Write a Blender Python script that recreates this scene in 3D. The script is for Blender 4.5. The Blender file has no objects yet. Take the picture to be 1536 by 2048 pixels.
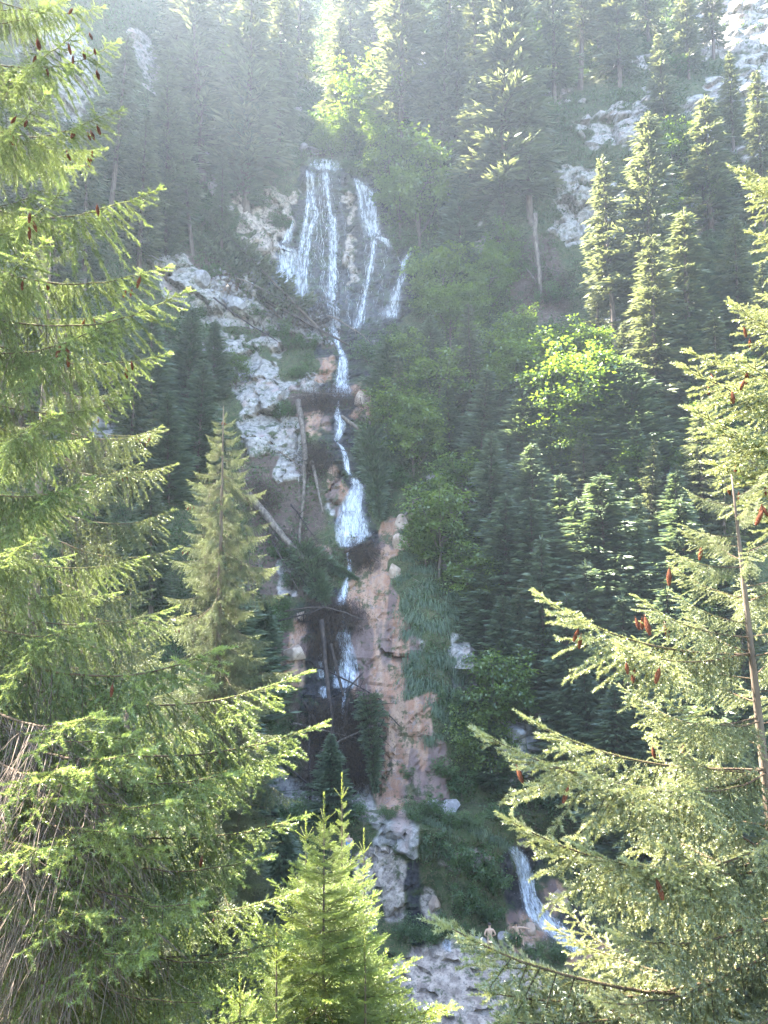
import bpy, math, random
import numpy as np
from mathutils import Vector, Matrix

# ------------------------------------------------------------------ camera, sky, sun, exposure
scene = bpy.context.scene
COL = scene.collection
FPX, CX, CY = 1500.0, 768.0, 1024.0            # focal length and centre in photograph pixels
PITCH = math.radians(4.0)
SUN_AZ, SUN_EL = math.radians(58.0), math.radians(52.2)   # azimuth to the left of the view, elevation

cam_d = bpy.data.cameras.new("camera")
cam_d.sensor_fit = 'VERTICAL'
cam_d.sensor_height = 36.0
cam_d.lens = 36.0 * FPX / 2048.0
cam_d.clip_start = 0.1
cam_d.clip_end = 3000.0
cam = bpy.data.objects.new("camera", cam_d)
cam.rotation_euler = (math.pi / 2 + PITCH, 0, 0)
COL.objects.link(cam)
scene.camera = cam

world = bpy.data.worlds.new("World")
scene.world = world
world.use_nodes = True
wn = world.node_tree
wn.nodes.clear()
w_out = wn.nodes.new("ShaderNodeOutputWorld")
w_bg = wn.nodes.new("ShaderNodeBackground")
w_sky = wn.nodes.new("ShaderNodeTexSky")
w_sky.sky_type = 'NISHITA'
w_sky.sun_disc = False
w_sky.sun_elevation = SUN_EL
w_sky.sun_rotation = 2 * math.pi - SUN_AZ
w_sky.altitude = 900
w_sky.air_density = 1.0
w_sky.dust_density = 1.5
w_bg.inputs[1].default_value = 0.085
wn.links.new(w_sky.outputs[0], w_bg.inputs[0])
wn.links.new(w_bg.outputs[0], w_out.inputs[0])

SUN = Vector((-math.sin(SUN_AZ) * math.cos(SUN_EL), math.cos(SUN_AZ) * math.cos(SUN_EL), math.sin(SUN_EL)))
sun_d = bpy.data.lights.new("sun", 'SUN')
sun_d.energy = 5.0
sun_d.angle = math.radians(0.53)
sun_d.color = (1.0, 0.92, 0.79)
sun = bpy.data.objects.new("sun", sun_d)
sun.rotation_euler = SUN.to_track_quat('Z', 'Y').to_euler()
sun.location = SUN * 400
COL.objects.link(sun)

vs = scene.view_settings
scene.display_settings.display_device = 'sRGB'
vs.view_transform = 'Standard'
vs.look = 'None'
vs.gamma = 1.0
vs.exposure = 4.2
HAZE = 0.00047                                   # density of the air, per metre
vs.use_curve_mapping = False

cy = scene.cycles
cy.use_denoising = True
cy.denoising_prefilter = 'ACCURATE'
cy.use_adaptive_sampling = True
cy.adaptive_threshold = 0.012
cy.adaptive_min_samples = 24
cy.max_bounces = 3
cy.diffuse_bounces = 2
cy.glossy_bounces = 2
cy.transmission_bounces = 3
cy.transparent_max_bounces = 6
cy.volume_bounces = 0
cy.caustics_reflective = False
cy.caustics_refractive = False
cy.sample_clamp_indirect = 6.0

# ------------------------------------------------------------------ small tools
rng = np.random.default_rng(7)
FW = np.array([0, math.cos(PITCH), math.sin(PITCH)])
UP = np.array([0, -math.sin(PITCH), math.cos(PITCH)])

def ray(px, py):
    return FW + np.array([1.0, 0, 0]) * ((px - CX) / FPX) + UP * ((CY - py) / FPX)

def pix(px, py, dist):
    """the point seen at a photograph pixel at a distance (metres of y)"""
    d = ray(px, py)
    return d * (dist / d[1])

def project(P):
    P = np.asarray(P, float)
    dep = P @ FW
    dep = np.where(dep < 0.1, 0.1, dep)
    return CX + FPX * P[..., 0] / dep, CY - FPX * (P @ UP) / dep

def sstep(a, b, x):
    t = np.clip((x - a) / (b - a), 0, 1)
    return t * t * (3 - 2 * t)

def _hash(ix, iy, seed):
    h = (ix.astype(np.int64) * 374761393 + iy.astype(np.int64) * 668265263 + seed * 1442695041) & 0xFFFFFFFF
    h = ((h ^ (h >> 13)) * 1274126177) & 0xFFFFFFFF
    h = ((h ^ (h >> 15)) * 2246822519) & 0xFFFFFFFF
    return ((h ^ (h >> 16)) & 0xFFFFFF) / float(0x1000000)

def vnoise(x, y, seed=0):
    ix, iy = np.floor(x), np.floor(y)
    fx, fy = x - ix, y - iy
    fx, fy = fx * fx * (3 - 2 * fx), fy * fy * (3 - 2 * fy)
    a, b = _hash(ix, iy, seed), _hash(ix + 1, iy, seed)
    c, d = _hash(ix, iy + 1, seed), _hash(ix + 1, iy + 1, seed)
    return (a + (b - a) * fx) * (1 - fy) + (c + (d - c) * fx) * fy

def fbm(x, y, seed=0, octv=4, gain=0.5):
    s, a, n = 0.0, 1.0, 0.0
    for o in range(octv):
        s = s + a * (vnoise(x * 2 ** o + 17.3 * o, y * 2 ** o - 9.1 * o, seed + o) * 2 - 1)
        n += a
        a *= gain
    return s / n

def facets(x, y, cell, seed, tilt=0.5):
    """broken rock: jittered cells, each a tilted plane; returns offset and distance to the joint"""
    gx, gy = np.floor(x / cell), np.floor(y / cell)
    d1 = np.full(x.shape, 1e9)
    d2 = np.full(x.shape, 1e9)
    off = np.zeros(x.shape)
    for i in (-1, 0, 1):
        for j in (-1, 0, 1):
            cx_, cy_ = gx + i, gy + j
            px_ = (cx_ + _hash(cx_, cy_, seed)) * cell
            py_ = (cy_ + _hash(cx_, cy_, seed + 1)) * cell
            d = np.hypot(x - px_, y - py_)
            o = (_hash(cx_, cy_, seed + 2) - 0.5) * cell + ((_hash(cx_, cy_, seed + 3) - 0.5) * (x - px_) + (_hash(cx_, cy_, seed + 4) - 0.5) * (y - py_)) * 2 * tilt
            m = d < d1
            d2 = np.where(m, d1, np.minimum(d2, d))
            off = np.where(m, o, off)
            d1 = np.where(m, d, d1)
    return off, (d2 - d1) / cell

def in_poly(px, py, poly):
    res = np.zeros(px.shape, bool)
    n = len(poly)
    for i in range(n):
        x0, y0 = poly[i]
        x1, y1 = poly[(i + 1) % n]
        if y0 == y1:
            continue
        c = ((y0 > py) != (y1 > py)) & (px < (x1 - x0) * (py - y0) / (y1 - y0) + x0)
        res ^= c
    return res

class MB:
    """collects vertices, triangles and quads plus one float per vertex (tone)"""
    def __init__(self):
        self.v, self.t, self.q, self.a, self.n = [], [], [], [], 0
        self.tm, self.qm = [], []
    def add(self, v, tris=None, quads=None, tone=0.5, mi=0):
        v = np.asarray(v, float).reshape(-1, 3)
        self.v.append(v)
        self.a.append(np.broadcast_to(np.asarray(tone, float), (len(v),)))
        if tris is not None and len(tris):
            tris = np.asarray(tris).reshape(-1, 3)
            self.t.append(tris + self.n)
            self.tm.append(np.full(len(tris), mi))
        if quads is not None and len(quads):
            quads = np.asarray(quads).reshape(-1, 4)
            self.q.append(quads + self.n)
            self.qm.append(np.full(len(quads), mi))
        self.n += len(v)
    def tube(self, pts, rad, sides=6, tone=0.5, cap=True, mi=0):
        pts = np.asarray(pts, float)
        rad = np.broadcast_to(np.asarray(rad, float), (len(pts),))
        tan = np.gradient(pts, axis=0)
        tan /= np.linalg.norm(tan, axis=1)[:, None] + 1e-9
        ref = np.array([0.31, 0.17, 0.93]) if abs(tan[0, 2]) < 0.8 else np.array([0.93, 0.3, 0.1])
        u = np.cross(tan, ref)
        u /= np.linalg.norm(u, axis=1)[:, None] + 1e-9
        w = np.cross(tan, u)
        ang = np.arange(sides) * 2 * math.pi / sides
        ring = pts[:, None, :] + rad[:, None, None] * (np.cos(ang)[None, :, None] * u[:, None, :] + np.sin(ang)[None, :, None] * w[:, None, :])
        k = len(pts)
        i = np.arange(k - 1)[:, None] * sides
        j = np.arange(sides)[None, :]
        j2 = (j + 1) % sides
        q = np.stack([i + j, i + j2, i + sides + j2, i + sides + j], -1).reshape(-1, 4)
        v = ring.reshape(-1, 3)
        tr = None
        if cap:
            v = np.vstack([v, pts[0], pts[-1]])
            a0, a1 = k * sides, k * sides + 1
            jj = np.arange(sides)
            tr = np.vstack([np.stack([np.full(sides, a0), (jj + 1) % sides, jj], 1),
                            np.stack([np.full(sides, a1), (k - 1) * sides + jj, (k - 1) * sides + (jj + 1) % sides], 1)])
        tone = np.asarray(tone, float)
        if tone.ndim == 1 and len(tone) == k:
            tone = np.repeat(tone, sides)
            if cap:
                tone = np.concatenate([tone, tone[:1], tone[-1:]])
        self.add(v, tr, q, tone, mi)
    def leaves(self, c, d, s, ln, wd, tone, fold=0.25):
        """diamond leaves: centre base c, direction d, side s (all n x 3), lengths, widths"""
        c, d, s = np.asarray(c), np.asarray(d), np.asarray(s)
        n = len(c)
        d = d / (np.linalg.norm(d, axis=1)[:, None] + 1e-9)
        s = s - d * (s * d).sum(1)[:, None]
        s = s / (np.linalg.norm(s, axis=1)[:, None] + 1e-9)
        up = np.cross(d, s)
        ln = np.broadcast_to(ln, (n,))[:, None]
        wd = np.broadcast_to(wd, (n,))[:, None]
        v = np.stack([c, c + d * ln * 0.45 + s * wd * 0.5 + up * wd * fold, c + d * ln, c + d * ln * 0.45 - s * wd * 0.5 + up * wd * fold], 1).reshape(-1, 3)
        q = np.arange(n)[:, None] * 4 + np.array([0, 1, 2, 3])
        self.add(v, None, q, np.repeat(np.broadcast_to(tone, (n,)), 4))
    def build_mesh(self, name, mats, smooth=False):
        me = bpy.data.meshes.new(name)
        v = np.vstack(self.v).astype(np.float32)
        t = np.vstack(self.t) if self.t else np.zeros((0, 3), int)
        q = np.vstack(self.q) if self.q else np.zeros((0, 4), int)
        me.vertices.add(len(v))
        me.vertices.foreach_set("co", v.ravel())
        nl = t.size + q.size
        me.loops.add(nl)
        me.loops.foreach_set("vertex_index", np.concatenate([t.ravel(), q.ravel()]).astype(np.int32))
        me.polygons.add(len(t) + len(q))
        st = np.concatenate([np.arange(len(t)) * 3, t.size + np.arange(len(q)) * 4]).astype(np.int32)
        me.polygons.foreach_set("loop_start", st)
        mi = np.concatenate([np.concatenate(self.tm) if self.tm else [], np.concatenate(self.qm) if self.qm else []]).astype(np.int32)
        me.polygons.foreach_set("material_index", mi)
        if smooth:
            me.polygons.foreach_set("use_smooth", np.ones(len(t) + len(q), bool))
        at_ = me.attributes.new("tone", 'FLOAT', 'POINT')
        at_.data.foreach_set("value", np.concatenate(self.a).astype(np.float32))
        for m in (mats if isinstance(mats, (list, tuple)) else [mats]):
            me.materials.append(m)
        me.update(calc_edges=True)
        me.validate()
        return me

def obj(name, mesh, parent=None):
    o = bpy.data.objects.new(name, mesh)
    COL.objects.link(o)
    if parent is not None:
        o.parent = parent
    return o

def tag(o, label, cat=None, group=None, kind=None):
    o['label'] = label
    if cat:
        o['category'] = cat
    if group:
        o['group'] = group
    if kind:
        o['kind'] = kind
    return o

def struct(o, label=None):
    o['kind'] = 'structure'
    if label:
        o['label'] = label
    return o

# ------------------------------------------------------------------ materials
def new_mat(name):
    m = bpy.data.materials.new(name)
    m.use_nodes = True
    nt = m.node_tree
    nt.nodes.clear()
    return m, nt, nt.nodes.new("ShaderNodeOutputMaterial")

def nd(nt, kind, **kw):
    n = nt.nodes.new(kind)
    for k, v in kw.items():
        if k.startswith("i_"):
            key = k[2:]
            n.inputs[int(key) if key.isdigit() else key].default_value = v
        else:
            setattr(n, k, v)
    return n

def mixc(nt, fac, a, b, blend='MIX'):
    n = nt.nodes.new("ShaderNodeMix")
    n.data_type = 'RGBA'
    n.blend_type = blend
    for s, val in ((0, fac), (6, a), (7, b)):
        if hasattr(val, 'is_linked'):
            nt.links.new(val, n.inputs[s])
        elif s == 0:
            n.inputs[0].default_value = val
        else:
            n.inputs[s].default_value = (*val, 1.0)
    return n.outputs[2]

def math_n(nt, op, a, b=0.0, clamp=False):
    n = nt.nodes.new("ShaderNodeMath")
    n.operation = op
    n.use_clamp = clamp
    for i, val in enumerate((a, b)):
        if hasattr(val, 'is_linked'):
            nt.links.new(val, n.inputs[i])
        else:
            n.inputs[i].default_value = val
    return n.outputs[0]

def ramp(nt, src, lo, hi):
    n = nt.nodes.new("ShaderNodeMapRange")
    n.interpolation_type = 'SMOOTHSTEP'
    n.inputs[1].default_value = lo
    n.inputs[2].default_value = hi
    nt.links.new(src, n.inputs[0])
    return n.outputs[0]

def attr(nt, name):
    n = nt.nodes.new("ShaderNodeAttribute")
    n.attribute_name = name
    return n

def noise_n(nt, scale, detail=4, rough=0.55, vec=None):
    n = nt.nodes.new("ShaderNodeTexNoise")
    n.inputs["Scale"].default_value = scale
    n.inputs["Detail"].default_value = detail
    n.inputs["Roughness"].default_value = rough
    if vec is not None:
        nt.links.new(vec, n.inputs["Vector"])
    return n.outputs[0]

def foliage_mat(name, dark, light, trans_col, trans=0.4, gloss=0.06, rough=0.45, vary=0.25):
    """leaf or needle: diffuse + light through the leaf + a weak sheen; tone attribute runs from old to young growth"""
    m, nt, out = new_mat(name)
    t = attr(nt, "tone").outputs["Fac"]
    oi = nt.nodes.new("ShaderNodeObjectInfo")
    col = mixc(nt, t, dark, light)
    hue = nt.nodes.new("ShaderNodeHueSaturation")
    v = math_n(nt, 'MULTIPLY_ADD', oi.outputs["Random"], vary)
    v.node.inputs[2].default_value = 1.0 - vary * 0.5
    nt.links.new(v, hue.inputs["Value"])
    h = math_n(nt, 'MULTIPLY_ADD', oi.outputs["Random"], -0.03)
    h.node.inputs[2].default_value = 0.515
    nt.links.new(h, hue.inputs["Hue"])
    nt.links.new(col, hue.inputs["Color"])
    d = nd(nt, "ShaderNodeBsdfDiffuse")
    nt.links.new(hue.outputs[0], d.inputs[0])
    tr = nd(nt, "ShaderNodeBsdfTranslucent")
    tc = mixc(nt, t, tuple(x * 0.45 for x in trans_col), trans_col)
    nt.links.new(tc, tr.inputs[0])
    mx = nd(nt, "ShaderNodeMixShader", i_0=trans)
    nt.links.new(d.outputs[0], mx.inputs[1])
    nt.links.new(tr.outputs[0], mx.inputs[2])
    g = nd(nt, "ShaderNodeBsdfGlossy")
    g.inputs["Roughness"].default_value = rough
    g.inputs["Color"].default_value = (0.9, 0.95, 0.9, 1)
    mx2 = nd(nt, "ShaderNodeMixShader", i_0=gloss)
    nt.links.new(mx.outputs[0], mx2.inputs[1])
    nt.links.new(g.outputs[0], mx2.inputs[2])
    nt.links.new(mx2.outputs[0], out.inputs[0])
    return m

def bark_mat(name, a, b, scale=8.0, rough=0.9, bump=0.4, stretch=(1, 1, 0.25)):
    m, nt, out = new_mat(name)
    tc = nt.nodes.new("ShaderNodeTexCoord")
    mp = nt.nodes.new("ShaderNodeMapping")
    mp.inputs["Scale"].default_value = stretch
    nt.links.new(tc.outputs["Object"], mp.inputs[0])
    n = noise_n(nt, scale, 5, 0.65, mp.outputs[0])
    n2 = noise_n(nt, scale * 4, 3, 0.6, mp.outputs[0])
    f = ramp(nt, n, 0.35, 0.68)
    col = mixc(nt, f, a, b)
    col = mixc(nt, math_n(nt, 'MULTIPLY', n2, 0.5), col, tuple(x * 0.35 for x in a))
    p = nd(nt, "ShaderNodeBsdfPrincipled")
    p.inputs["Roughness"].default_value = rough
    p.inputs["Specular IOR Level"].default_value = 0.2
    nt.links.new(col, p.inputs["Base Color"])
    bp = nd(nt, "ShaderNodeBump")
    bp.inputs["Strength"].default_value = bump
    bp.inputs["Distance"].default_value = 0.02
    nt.links.new(n2, bp.inputs["Height"])
    nt.links.new(bp.outputs[0], p.inputs["Normal"])
    nt.links.new(p.outputs[0], out.inputs[0])
    return m

M = {}
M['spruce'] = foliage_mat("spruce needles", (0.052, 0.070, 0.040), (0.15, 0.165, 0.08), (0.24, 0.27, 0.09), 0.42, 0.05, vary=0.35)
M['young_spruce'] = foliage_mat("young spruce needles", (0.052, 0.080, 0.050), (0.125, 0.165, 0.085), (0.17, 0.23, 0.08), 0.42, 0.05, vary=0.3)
M['near_spruce'] = foliage_mat("close spruce needles", (0.034, 0.050, 0.015), (0.20, 0.25, 0.085), (0.33, 0.42, 0.10), 0.45, 0.05, 0.4, 0.05)  # dark end is old needles, deepened to imitate shade inside the crown
M['pale_spruce'] = foliage_mat("pale spruce needles", (0.090, 0.115, 0.050), (0.29, 0.305, 0.14), (0.36, 0.39, 0.12), 0.42, 0.09, 0.4, 0.05)
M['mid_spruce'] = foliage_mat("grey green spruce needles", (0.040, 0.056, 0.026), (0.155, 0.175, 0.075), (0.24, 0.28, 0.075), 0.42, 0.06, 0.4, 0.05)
M['sapling'] = foliage_mat("sapling spruce needles", (0.075, 0.125, 0.022), (0.25, 0.31, 0.075), (0.40, 0.50, 0.08), 0.45, 0.08, 0.4, 0.05)
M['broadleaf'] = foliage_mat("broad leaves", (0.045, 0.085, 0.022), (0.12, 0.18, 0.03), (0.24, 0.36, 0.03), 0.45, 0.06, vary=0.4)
M['shrub'] = foliage_mat("shrub leaves", (0.035, 0.075, 0.028), (0.08, 0.14, 0.035), (0.14, 0.25, 0.035), 0.4, 0.05, vary=0.4)
M['ground_leaves'] = foliage_mat("undergrowth leaves", (0.030, 0.055, 0.020), (0.09, 0.135, 0.04), (0.11, 0.18, 0.03), 0.35, 0.04, vary=0.1)
M['grass'] = foliage_mat("hanging grass", (0.055, 0.092, 0.045), (0.13, 0.18, 0.085), (0.11, 0.17, 0.06), 0.35, 0.05, vary=0.3)
M['dead_needles'] = foliage_mat("dead brown needles", (0.045, 0.032, 0.022), (0.13, 0.085, 0.05), (0.10, 0.06, 0.03), 0.25, 0.02, vary=0.2)
M['bark'] = bark_mat("spruce bark", (0.10, 0.075, 0.06), (0.21, 0.165, 0.13))
M['log'] = bark_mat("peeled log", (0.10, 0.078, 0.06), (0.27, 0.22, 0.175), 5.0)
M['darklog'] = bark_mat("wet log", (0.045, 0.035, 0.03), (0.12, 0.09, 0.07), 5.0)
M['twig'] = bark_mat("shoot bark", (0.07, 0.048, 0.032), (0.15, 0.105, 0.07), 30.0, bump=0.1)
M['deadtwig'] = bark_mat("grey dead twigs", (0.09, 0.066, 0.05), (0.22, 0.17, 0.135), 30.0, bump=0.1)
M['debris'] = bark_mat("rotting brush", (0.022, 0.017, 0.016), (0.075, 0.055, 0.047), 9.0, bump=0.1)

# ------------------------------------------------------------------ the mountainside: y = F(x, z)
PROF_Y = [38.5, 41, 45, 47, 49.8, 53, 57, 61, 65, 69, 76, 83, 88, 92, 97, 101, 112, 124, 137, 165, 215]
PROF_Z = [-27, -23.9, -22.2, -21.2, -15.95, -15.6, -9.75, -2.9, 1.7, 7.8, 16.9, 24.1, 28.6, 39.6, 52.7, 58.5, 72, 88.8, 108, 140, 200]
GUL_Z = [-27, -16, 0, 28, 55, 110, 200]
GUL_X = [-1.5, -2.8, -3.2, -5.0, -8.0, -16, -30]

SPUR = 1.2  # reach of the left spur, mostly out of view, tuned for its shadow
SHADE_NOSE = 7.0  # extra bulge added to that spur to shade the slope below

def axis(segs):
    out = [segs[0][0]]
    for a, b, st in segs:
        n = max(1, int(round((b - a) / st)))
        out += list(np.linspace(a, b, n + 1)[1:])
    return np.array(out)

TX = axis([(-125, -75, 2.0), (-75, -38, 0.7), (-38, 38, 0.24), (38, 72, 0.55), (72, 120, 2.0)])
TZ = axis([(-27, 62, 0.24), (62, 112, 0.5), (112, 200, 1.6)])
GX, GZ = np.meshgrid(TX, TZ)

def base_F(x, z):
    zz = z + 1.4 * fbm(x * 0.05, z * 0.05, 11, 3)
    b = np.interp(zz, PROF_Z, PROF_Y)
    g = np.interp(z, GUL_Z, GUL_X)
    dl = np.maximum(g - x, 0)
    dr = np.maximum(x - g, 0)
    up = sstep(-10, 60, z)
    left = 7.0 * sstep(4, 24, dl) + SPUR * (0.45 + 0.55 * up - 0.36 * sstep(92, 128, z) + 0.30 * np.exp(-((z - 78) / 20) ** 2)) * np.maximum(dl - 18, 0)  # mid-height swell and high taper shaped to place the shadow's edge
    left = left + SHADE_NOSE * sstep(8, 28, dl) * np.exp(-((z - 88) / 22) ** 2)
    # the near left spur falls back between the crag and the rock slide
    left = left - 3.0 * np.exp(-((dl - 20) / 7) ** 2) * np.exp(-((z - 18) / 10) ** 2)
    right = 3.5 * sstep(5, 20, dr) + 0.22 * np.maximum(dr - 14, 0)
    right = right + 2.5 * np.exp(-((x - 3.0) / 3.0) ** 2) * np.exp(-((z + 7) / 8) ** 2)      # travertine wall stands out
    right = right - 5.0 * np.exp(-((x - 12) / 4.5) ** 2) * np.exp(-((z + 19) / 4.0) ** 2)    # recess of the lowest fall
    right = right - 2.0 * np.exp(-((x - 26) / 9) ** 2) * np.exp(-((z - 38) / 12) ** 2)
    y = b - left - right
    y = y + 2.6 * fbm(x * 0.06 + 3, z * 0.06, 21, 4) * sstep(0, 10, np.minimum(dl, 40) + np.minimum(dr, 40))
    y = y + 0.6 * fbm(x * 0.3, z * 0.3, 31, 3)
    return y

Y0 = base_F(GX, GZ)
PPX, PPY = project(np.stack([GX, Y0, GZ], -1))
# wander the outlines so that patches of rock have torn edges
WX = PPX + 24 * fbm(GX * 0.5, GZ * 0.5, 41, 4) + 13 * fbm(GX * 2.1, GZ * 2.1, 43, 3)
WY = PPY + 24 * fbm(GX * 0.5, GZ * 0.5, 47, 4) + 13 * fbm(GX * 2.1, GZ * 2.1, 49, 3)

WHITE = [
    [(430, 690), (470, 688), (545, 735), (572, 790), (555, 830), (600, 850), (618, 920), (602, 972), (560, 960), (540, 900), (500, 930), (482, 860), (480, 800), (455, 750)],
    [(300, 525), (360, 505), (470, 585), (560, 615), (650, 650), (645, 690), (560, 662), (430, 650), (330, 600)],
    [(470, 535), (495, 535), (550, 585), (530, 600), (480, 565)],
    [(255, 45), (290, 55), (345, 160), (345, 225), (318, 205), (288, 150), (265, 110)],
    [(60, 30), (140, 30), (195, 130), (175, 240), (80, 240), (50, 120)],
    [(1098, 345), (1150, 322), (1215, 355), (1275, 380), (1268, 480), (1180, 474), (1088, 476), (1122, 430)],
    [(1135, 250), (1200, 222), (1255, 190), (1312, 193), (1292, 255), (1240, 290), (1175, 292)],
    [(1355, 25), (1440, -5), (1560, -20), (1560, 90), (1400, 132), (1378, 80)],
    [(1495, 115), (1560, 90), (1560, 190), (1450, 212), (1375, 222), (1420, 170)],
    [(1355, 372), (1425, 380), (1425, 465), (1368, 472)], [(1465, 292), (1540, 280), (1505, 352)],
    [(1390, 235), (1440, 225), (1430, 330), (1395, 340)],
    [(520, 1540), (640, 1560), (740, 1590), (845, 1640), (832, 1700), (760, 1690), (720, 1630), (540, 1625)],
    [(498, 1340), (552, 1368), (562, 1402), (505, 1402)],
    [(780, 1905), (870, 1895), (1005, 1890), (1075, 1865), (1075, 2070), (740, 2070), (765, 1950)],
    [(1000, 1440), (1095, 1420), (1120, 1500), (1060, 1570), (990, 1560)],
    [(550, 1110), (600, 1130), (590, 1200), (560, 1190)], [(900, 1250), (960, 1300), (960, 1370), (900, 1370)],
    [(690, 880), (705, 880), (700, 900)], [(150, 820), (260, 830), (250, 880), (160, 880)],
    [(1200, 720), (1260, 740), (1250, 800), (1190, 790)],
]
PINK = [
    [(420, 235), (490, 285), (505, 335), (560, 398), (592, 398), (585, 455), (545, 520), (505, 545), (470, 420), (430, 330)],
    [(330, 310), (375, 300), (365, 420), (345, 430)],
    [(686, 378), (704, 372), (712, 460), (714, 560), (694, 612), (688, 560), (692, 480)],
    [(750, 1695), (818, 1715), (812, 1832), (765, 1850)], [(855, 1765), (888, 1778), (882, 1835), (848, 1855)],
    [(700, 1700), (750, 1690), (750, 1860), (700, 1880)],
    [(880, 1690), (990, 1700), (985, 1735), (880, 1720)],
]
ORANGE = [
    [(798, 1030), (832, 1008), (800, 1090), (776, 1160), (796, 1200), (822, 1270), (825, 1380), (872, 1390), (852, 1440), (892, 1480), (882, 1560), (895, 1612), (760, 1602), (738, 1560), (756, 1500), (735, 1420), (698, 1380), (702, 1230), (690, 1180), (748, 1088)],
    [(612, 1205), (590, 1260), (560, 1310), (555, 1352), (600, 1382), (612, 1300)],
    [(590, 838), (650, 812), (668, 830), (664, 860), (615, 874)],
    [(648, 925), (682, 955), (697, 980), (676, 1045), (662, 1010), (648, 960)],
    [(632, 725), (674, 706), (662, 752), (640, 775)], [(705, 768), (742, 768), (738, 842), (700, 842)],
    [(1035, 1830), (1105, 1795), (1095, 1870), (1010, 1905)], [(1130, 1895), (1260, 1890), (1260, 1930), (1130, 1925)],
    [(1060, 1745), (1130, 1770), (1130, 1830), (1090, 1830)], [(640, 1095), (668, 1090), (660, 1112), (636, 1112)],
]
WET = [
    [(592, 325), (690, 335), (770, 365), (800, 470), (838, 520), (830, 605), (775, 685), (690, 695), (600, 610), (535, 565), (525, 510), (565, 440), (598, 400)],
    [(630, 695), (745, 695), (735, 800), (705, 850), (725, 960), (770, 1085), (700, 1115), (655, 1000), (640, 900), (648, 800)],
    [(600, 1205), (705, 1185), (725, 1400), (745, 1560), (640, 1560), (590, 1380)],
    [(1005, 1690), (1065, 1695), (1120, 1790), (1215, 1900), (1090, 1890), (1020, 1800)],
    [(820, 1700), (845, 1700), (850, 1890), (820, 1880)],
]
SOIL = [
    [(570, 770), (750, 760), (750, 850), (570, 850)], [(580, 1380), (770, 1380), (760, 1570), (600, 1570)],
    [(480, 900), (640, 900), (650, 1200), (500, 1200)], [(360, 480), (500, 560), (650, 620), (700, 700), (520, 690), (380, 560)],
    [(1020, 480), (1120, 480), (1130, 640), (1020, 640)], [(1280, 900), (1536, 900), (1536, 1040), (1300, 1020)],
]

def soft(polys, fx=WX, fy=WY):
    m = np.zeros(fx.shape)
    for p in polys:
        m = np.maximum(m, in_poly(fx, fy, p).astype(float))
    return m

def blur(m, k=1):
    for _ in range(k):
        p = np.pad(m, 1, mode='edge')
        m = (p[:-2, 1:-1] + p[2:, 1:-1] + p[1:-1, :-2] + p[1:-1, 2:] + 2 * p[1:-1, 1:-1]) / 6
    return m

hole = ((fbm(GX * 0.7, GZ * 0.7, 53, 4, 0.6) > -0.30) | (PPY > 1880)).astype(float)
mW = soft(WHITE) * np.maximum(hole, (PPX < 660) & (fbm(GX * 0.7, GZ * 0.7, 53, 4, 0.6) > -0.5))
mP = soft(PINK) * hole
mO = soft(ORANGE)
mD = soft(WET)
_ap = (PPY > 1885) & (PPX > 740) & (PPX < 1085)
mP = np.maximum(mP, _ap * (mW > 0.5))
mW = np.where(_ap, 0, mW)
mS = soft(SOIL)
# small outcrops through the thin turf wherever it is steep
outc = (fbm(GX * 0.16, GZ * 0.16, 61, 4) > 0.34) & (fbm(GX * 0.9, GZ * 0.9, 63, 3) > -0.2)
mW = np.maximum(mW, outc * 0.9 * (PPX > 380) * (PPY < 1700))
mD = mD * (1 - 0.85 * (mP > 0.5))
mD = mD * (1 - 0.75 * (mO > 0.5))
rock = np.clip(blur(np.maximum.reduce([mW, mP, mO, mD]), 2), 0, 1)

sx = GX * 0.80 - GZ * 0.60 + 0.5 * fbm(GX, GZ, 71, 2)
sz = (GX * 0.60 + GZ * 0.80) * 0.42 + 0.25 * fbm(GX, GZ, 73, 2)
f1, e1 = facets(np.where(GX < 8, sz * 2.2, GX), np.where(GX < 8, sx * 0.9, GZ + 0.4 * fbm(GX, GZ, 73, 2)), 2.4, 81, 0.45)
f2, e2 = facets(GX + 0.3 * GZ, GZ, 0.95, 91, 0.5)
f3, e3 = facets(GX - 0.2 * GZ, GZ, 0.42, 95, 0.5)
crack = -0.55 * (1 - sstep(0.0, 0.15, e1)) - 0.20 * (1 - sstep(0.0, 0.18, e2))
blocky = 0.95 * f1 + 0.16 * f2 + 0.07 * f3 + crack
strata = 0.28 * fbm(GX * 0.25, GZ * 1.6, 101, 4) + 0.12 * fbm(GX * 0.7, GZ * 4.0, 103, 3)
flow = 0.35 * fbm(GX * 1.1, GZ * 0.22, 111, 4) + 0.10 * fbm(GX * 3.0, GZ * 0.6, 113, 3)
soft_ground = 0.35 * fbm(GX * 0.8, GZ * 0.8, 121, 3)
bW, bO, bD, bP = blur(mW, 2), blur(mO, 2), blur(mD, 2), blur(mP, 2)
zl = GZ * 2.1 + 1.3 * fbm(GX * 0.35, GZ * 0.35, 135, 4)
fl = np.floor(zl)
LEDGE = 1.7 * (zl - fl - sstep(0.5, 0.95, zl - fl)) + 1.1 * fbm(GX * 0.5, GZ * 0.9, 131, 5, 0.6) + 0.16 * f2 + 0.12 * f3
apron = (PPY > 1885) & (PPX > 740) & (PPX < 1085)
bW_ = np.where(apron, 0, bW)
disp = 1.05 * blocky * np.clip(bW_ + 0.8 * np.where(apron, 0, bP), 0, 1) + (flow * 0.7 + 0.12 * f1 + 0.10 * f2 + 0.10 * f3 + 0.45 * strata + 0.5 * crack) * bO + (1.5 * strata + flow * 0.8 + 0.4 * f2 + 0.2 * f3) * bD + np.where(apron, LEDGE, 0)
disp = disp + soft_ground * (1 - rock)
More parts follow.
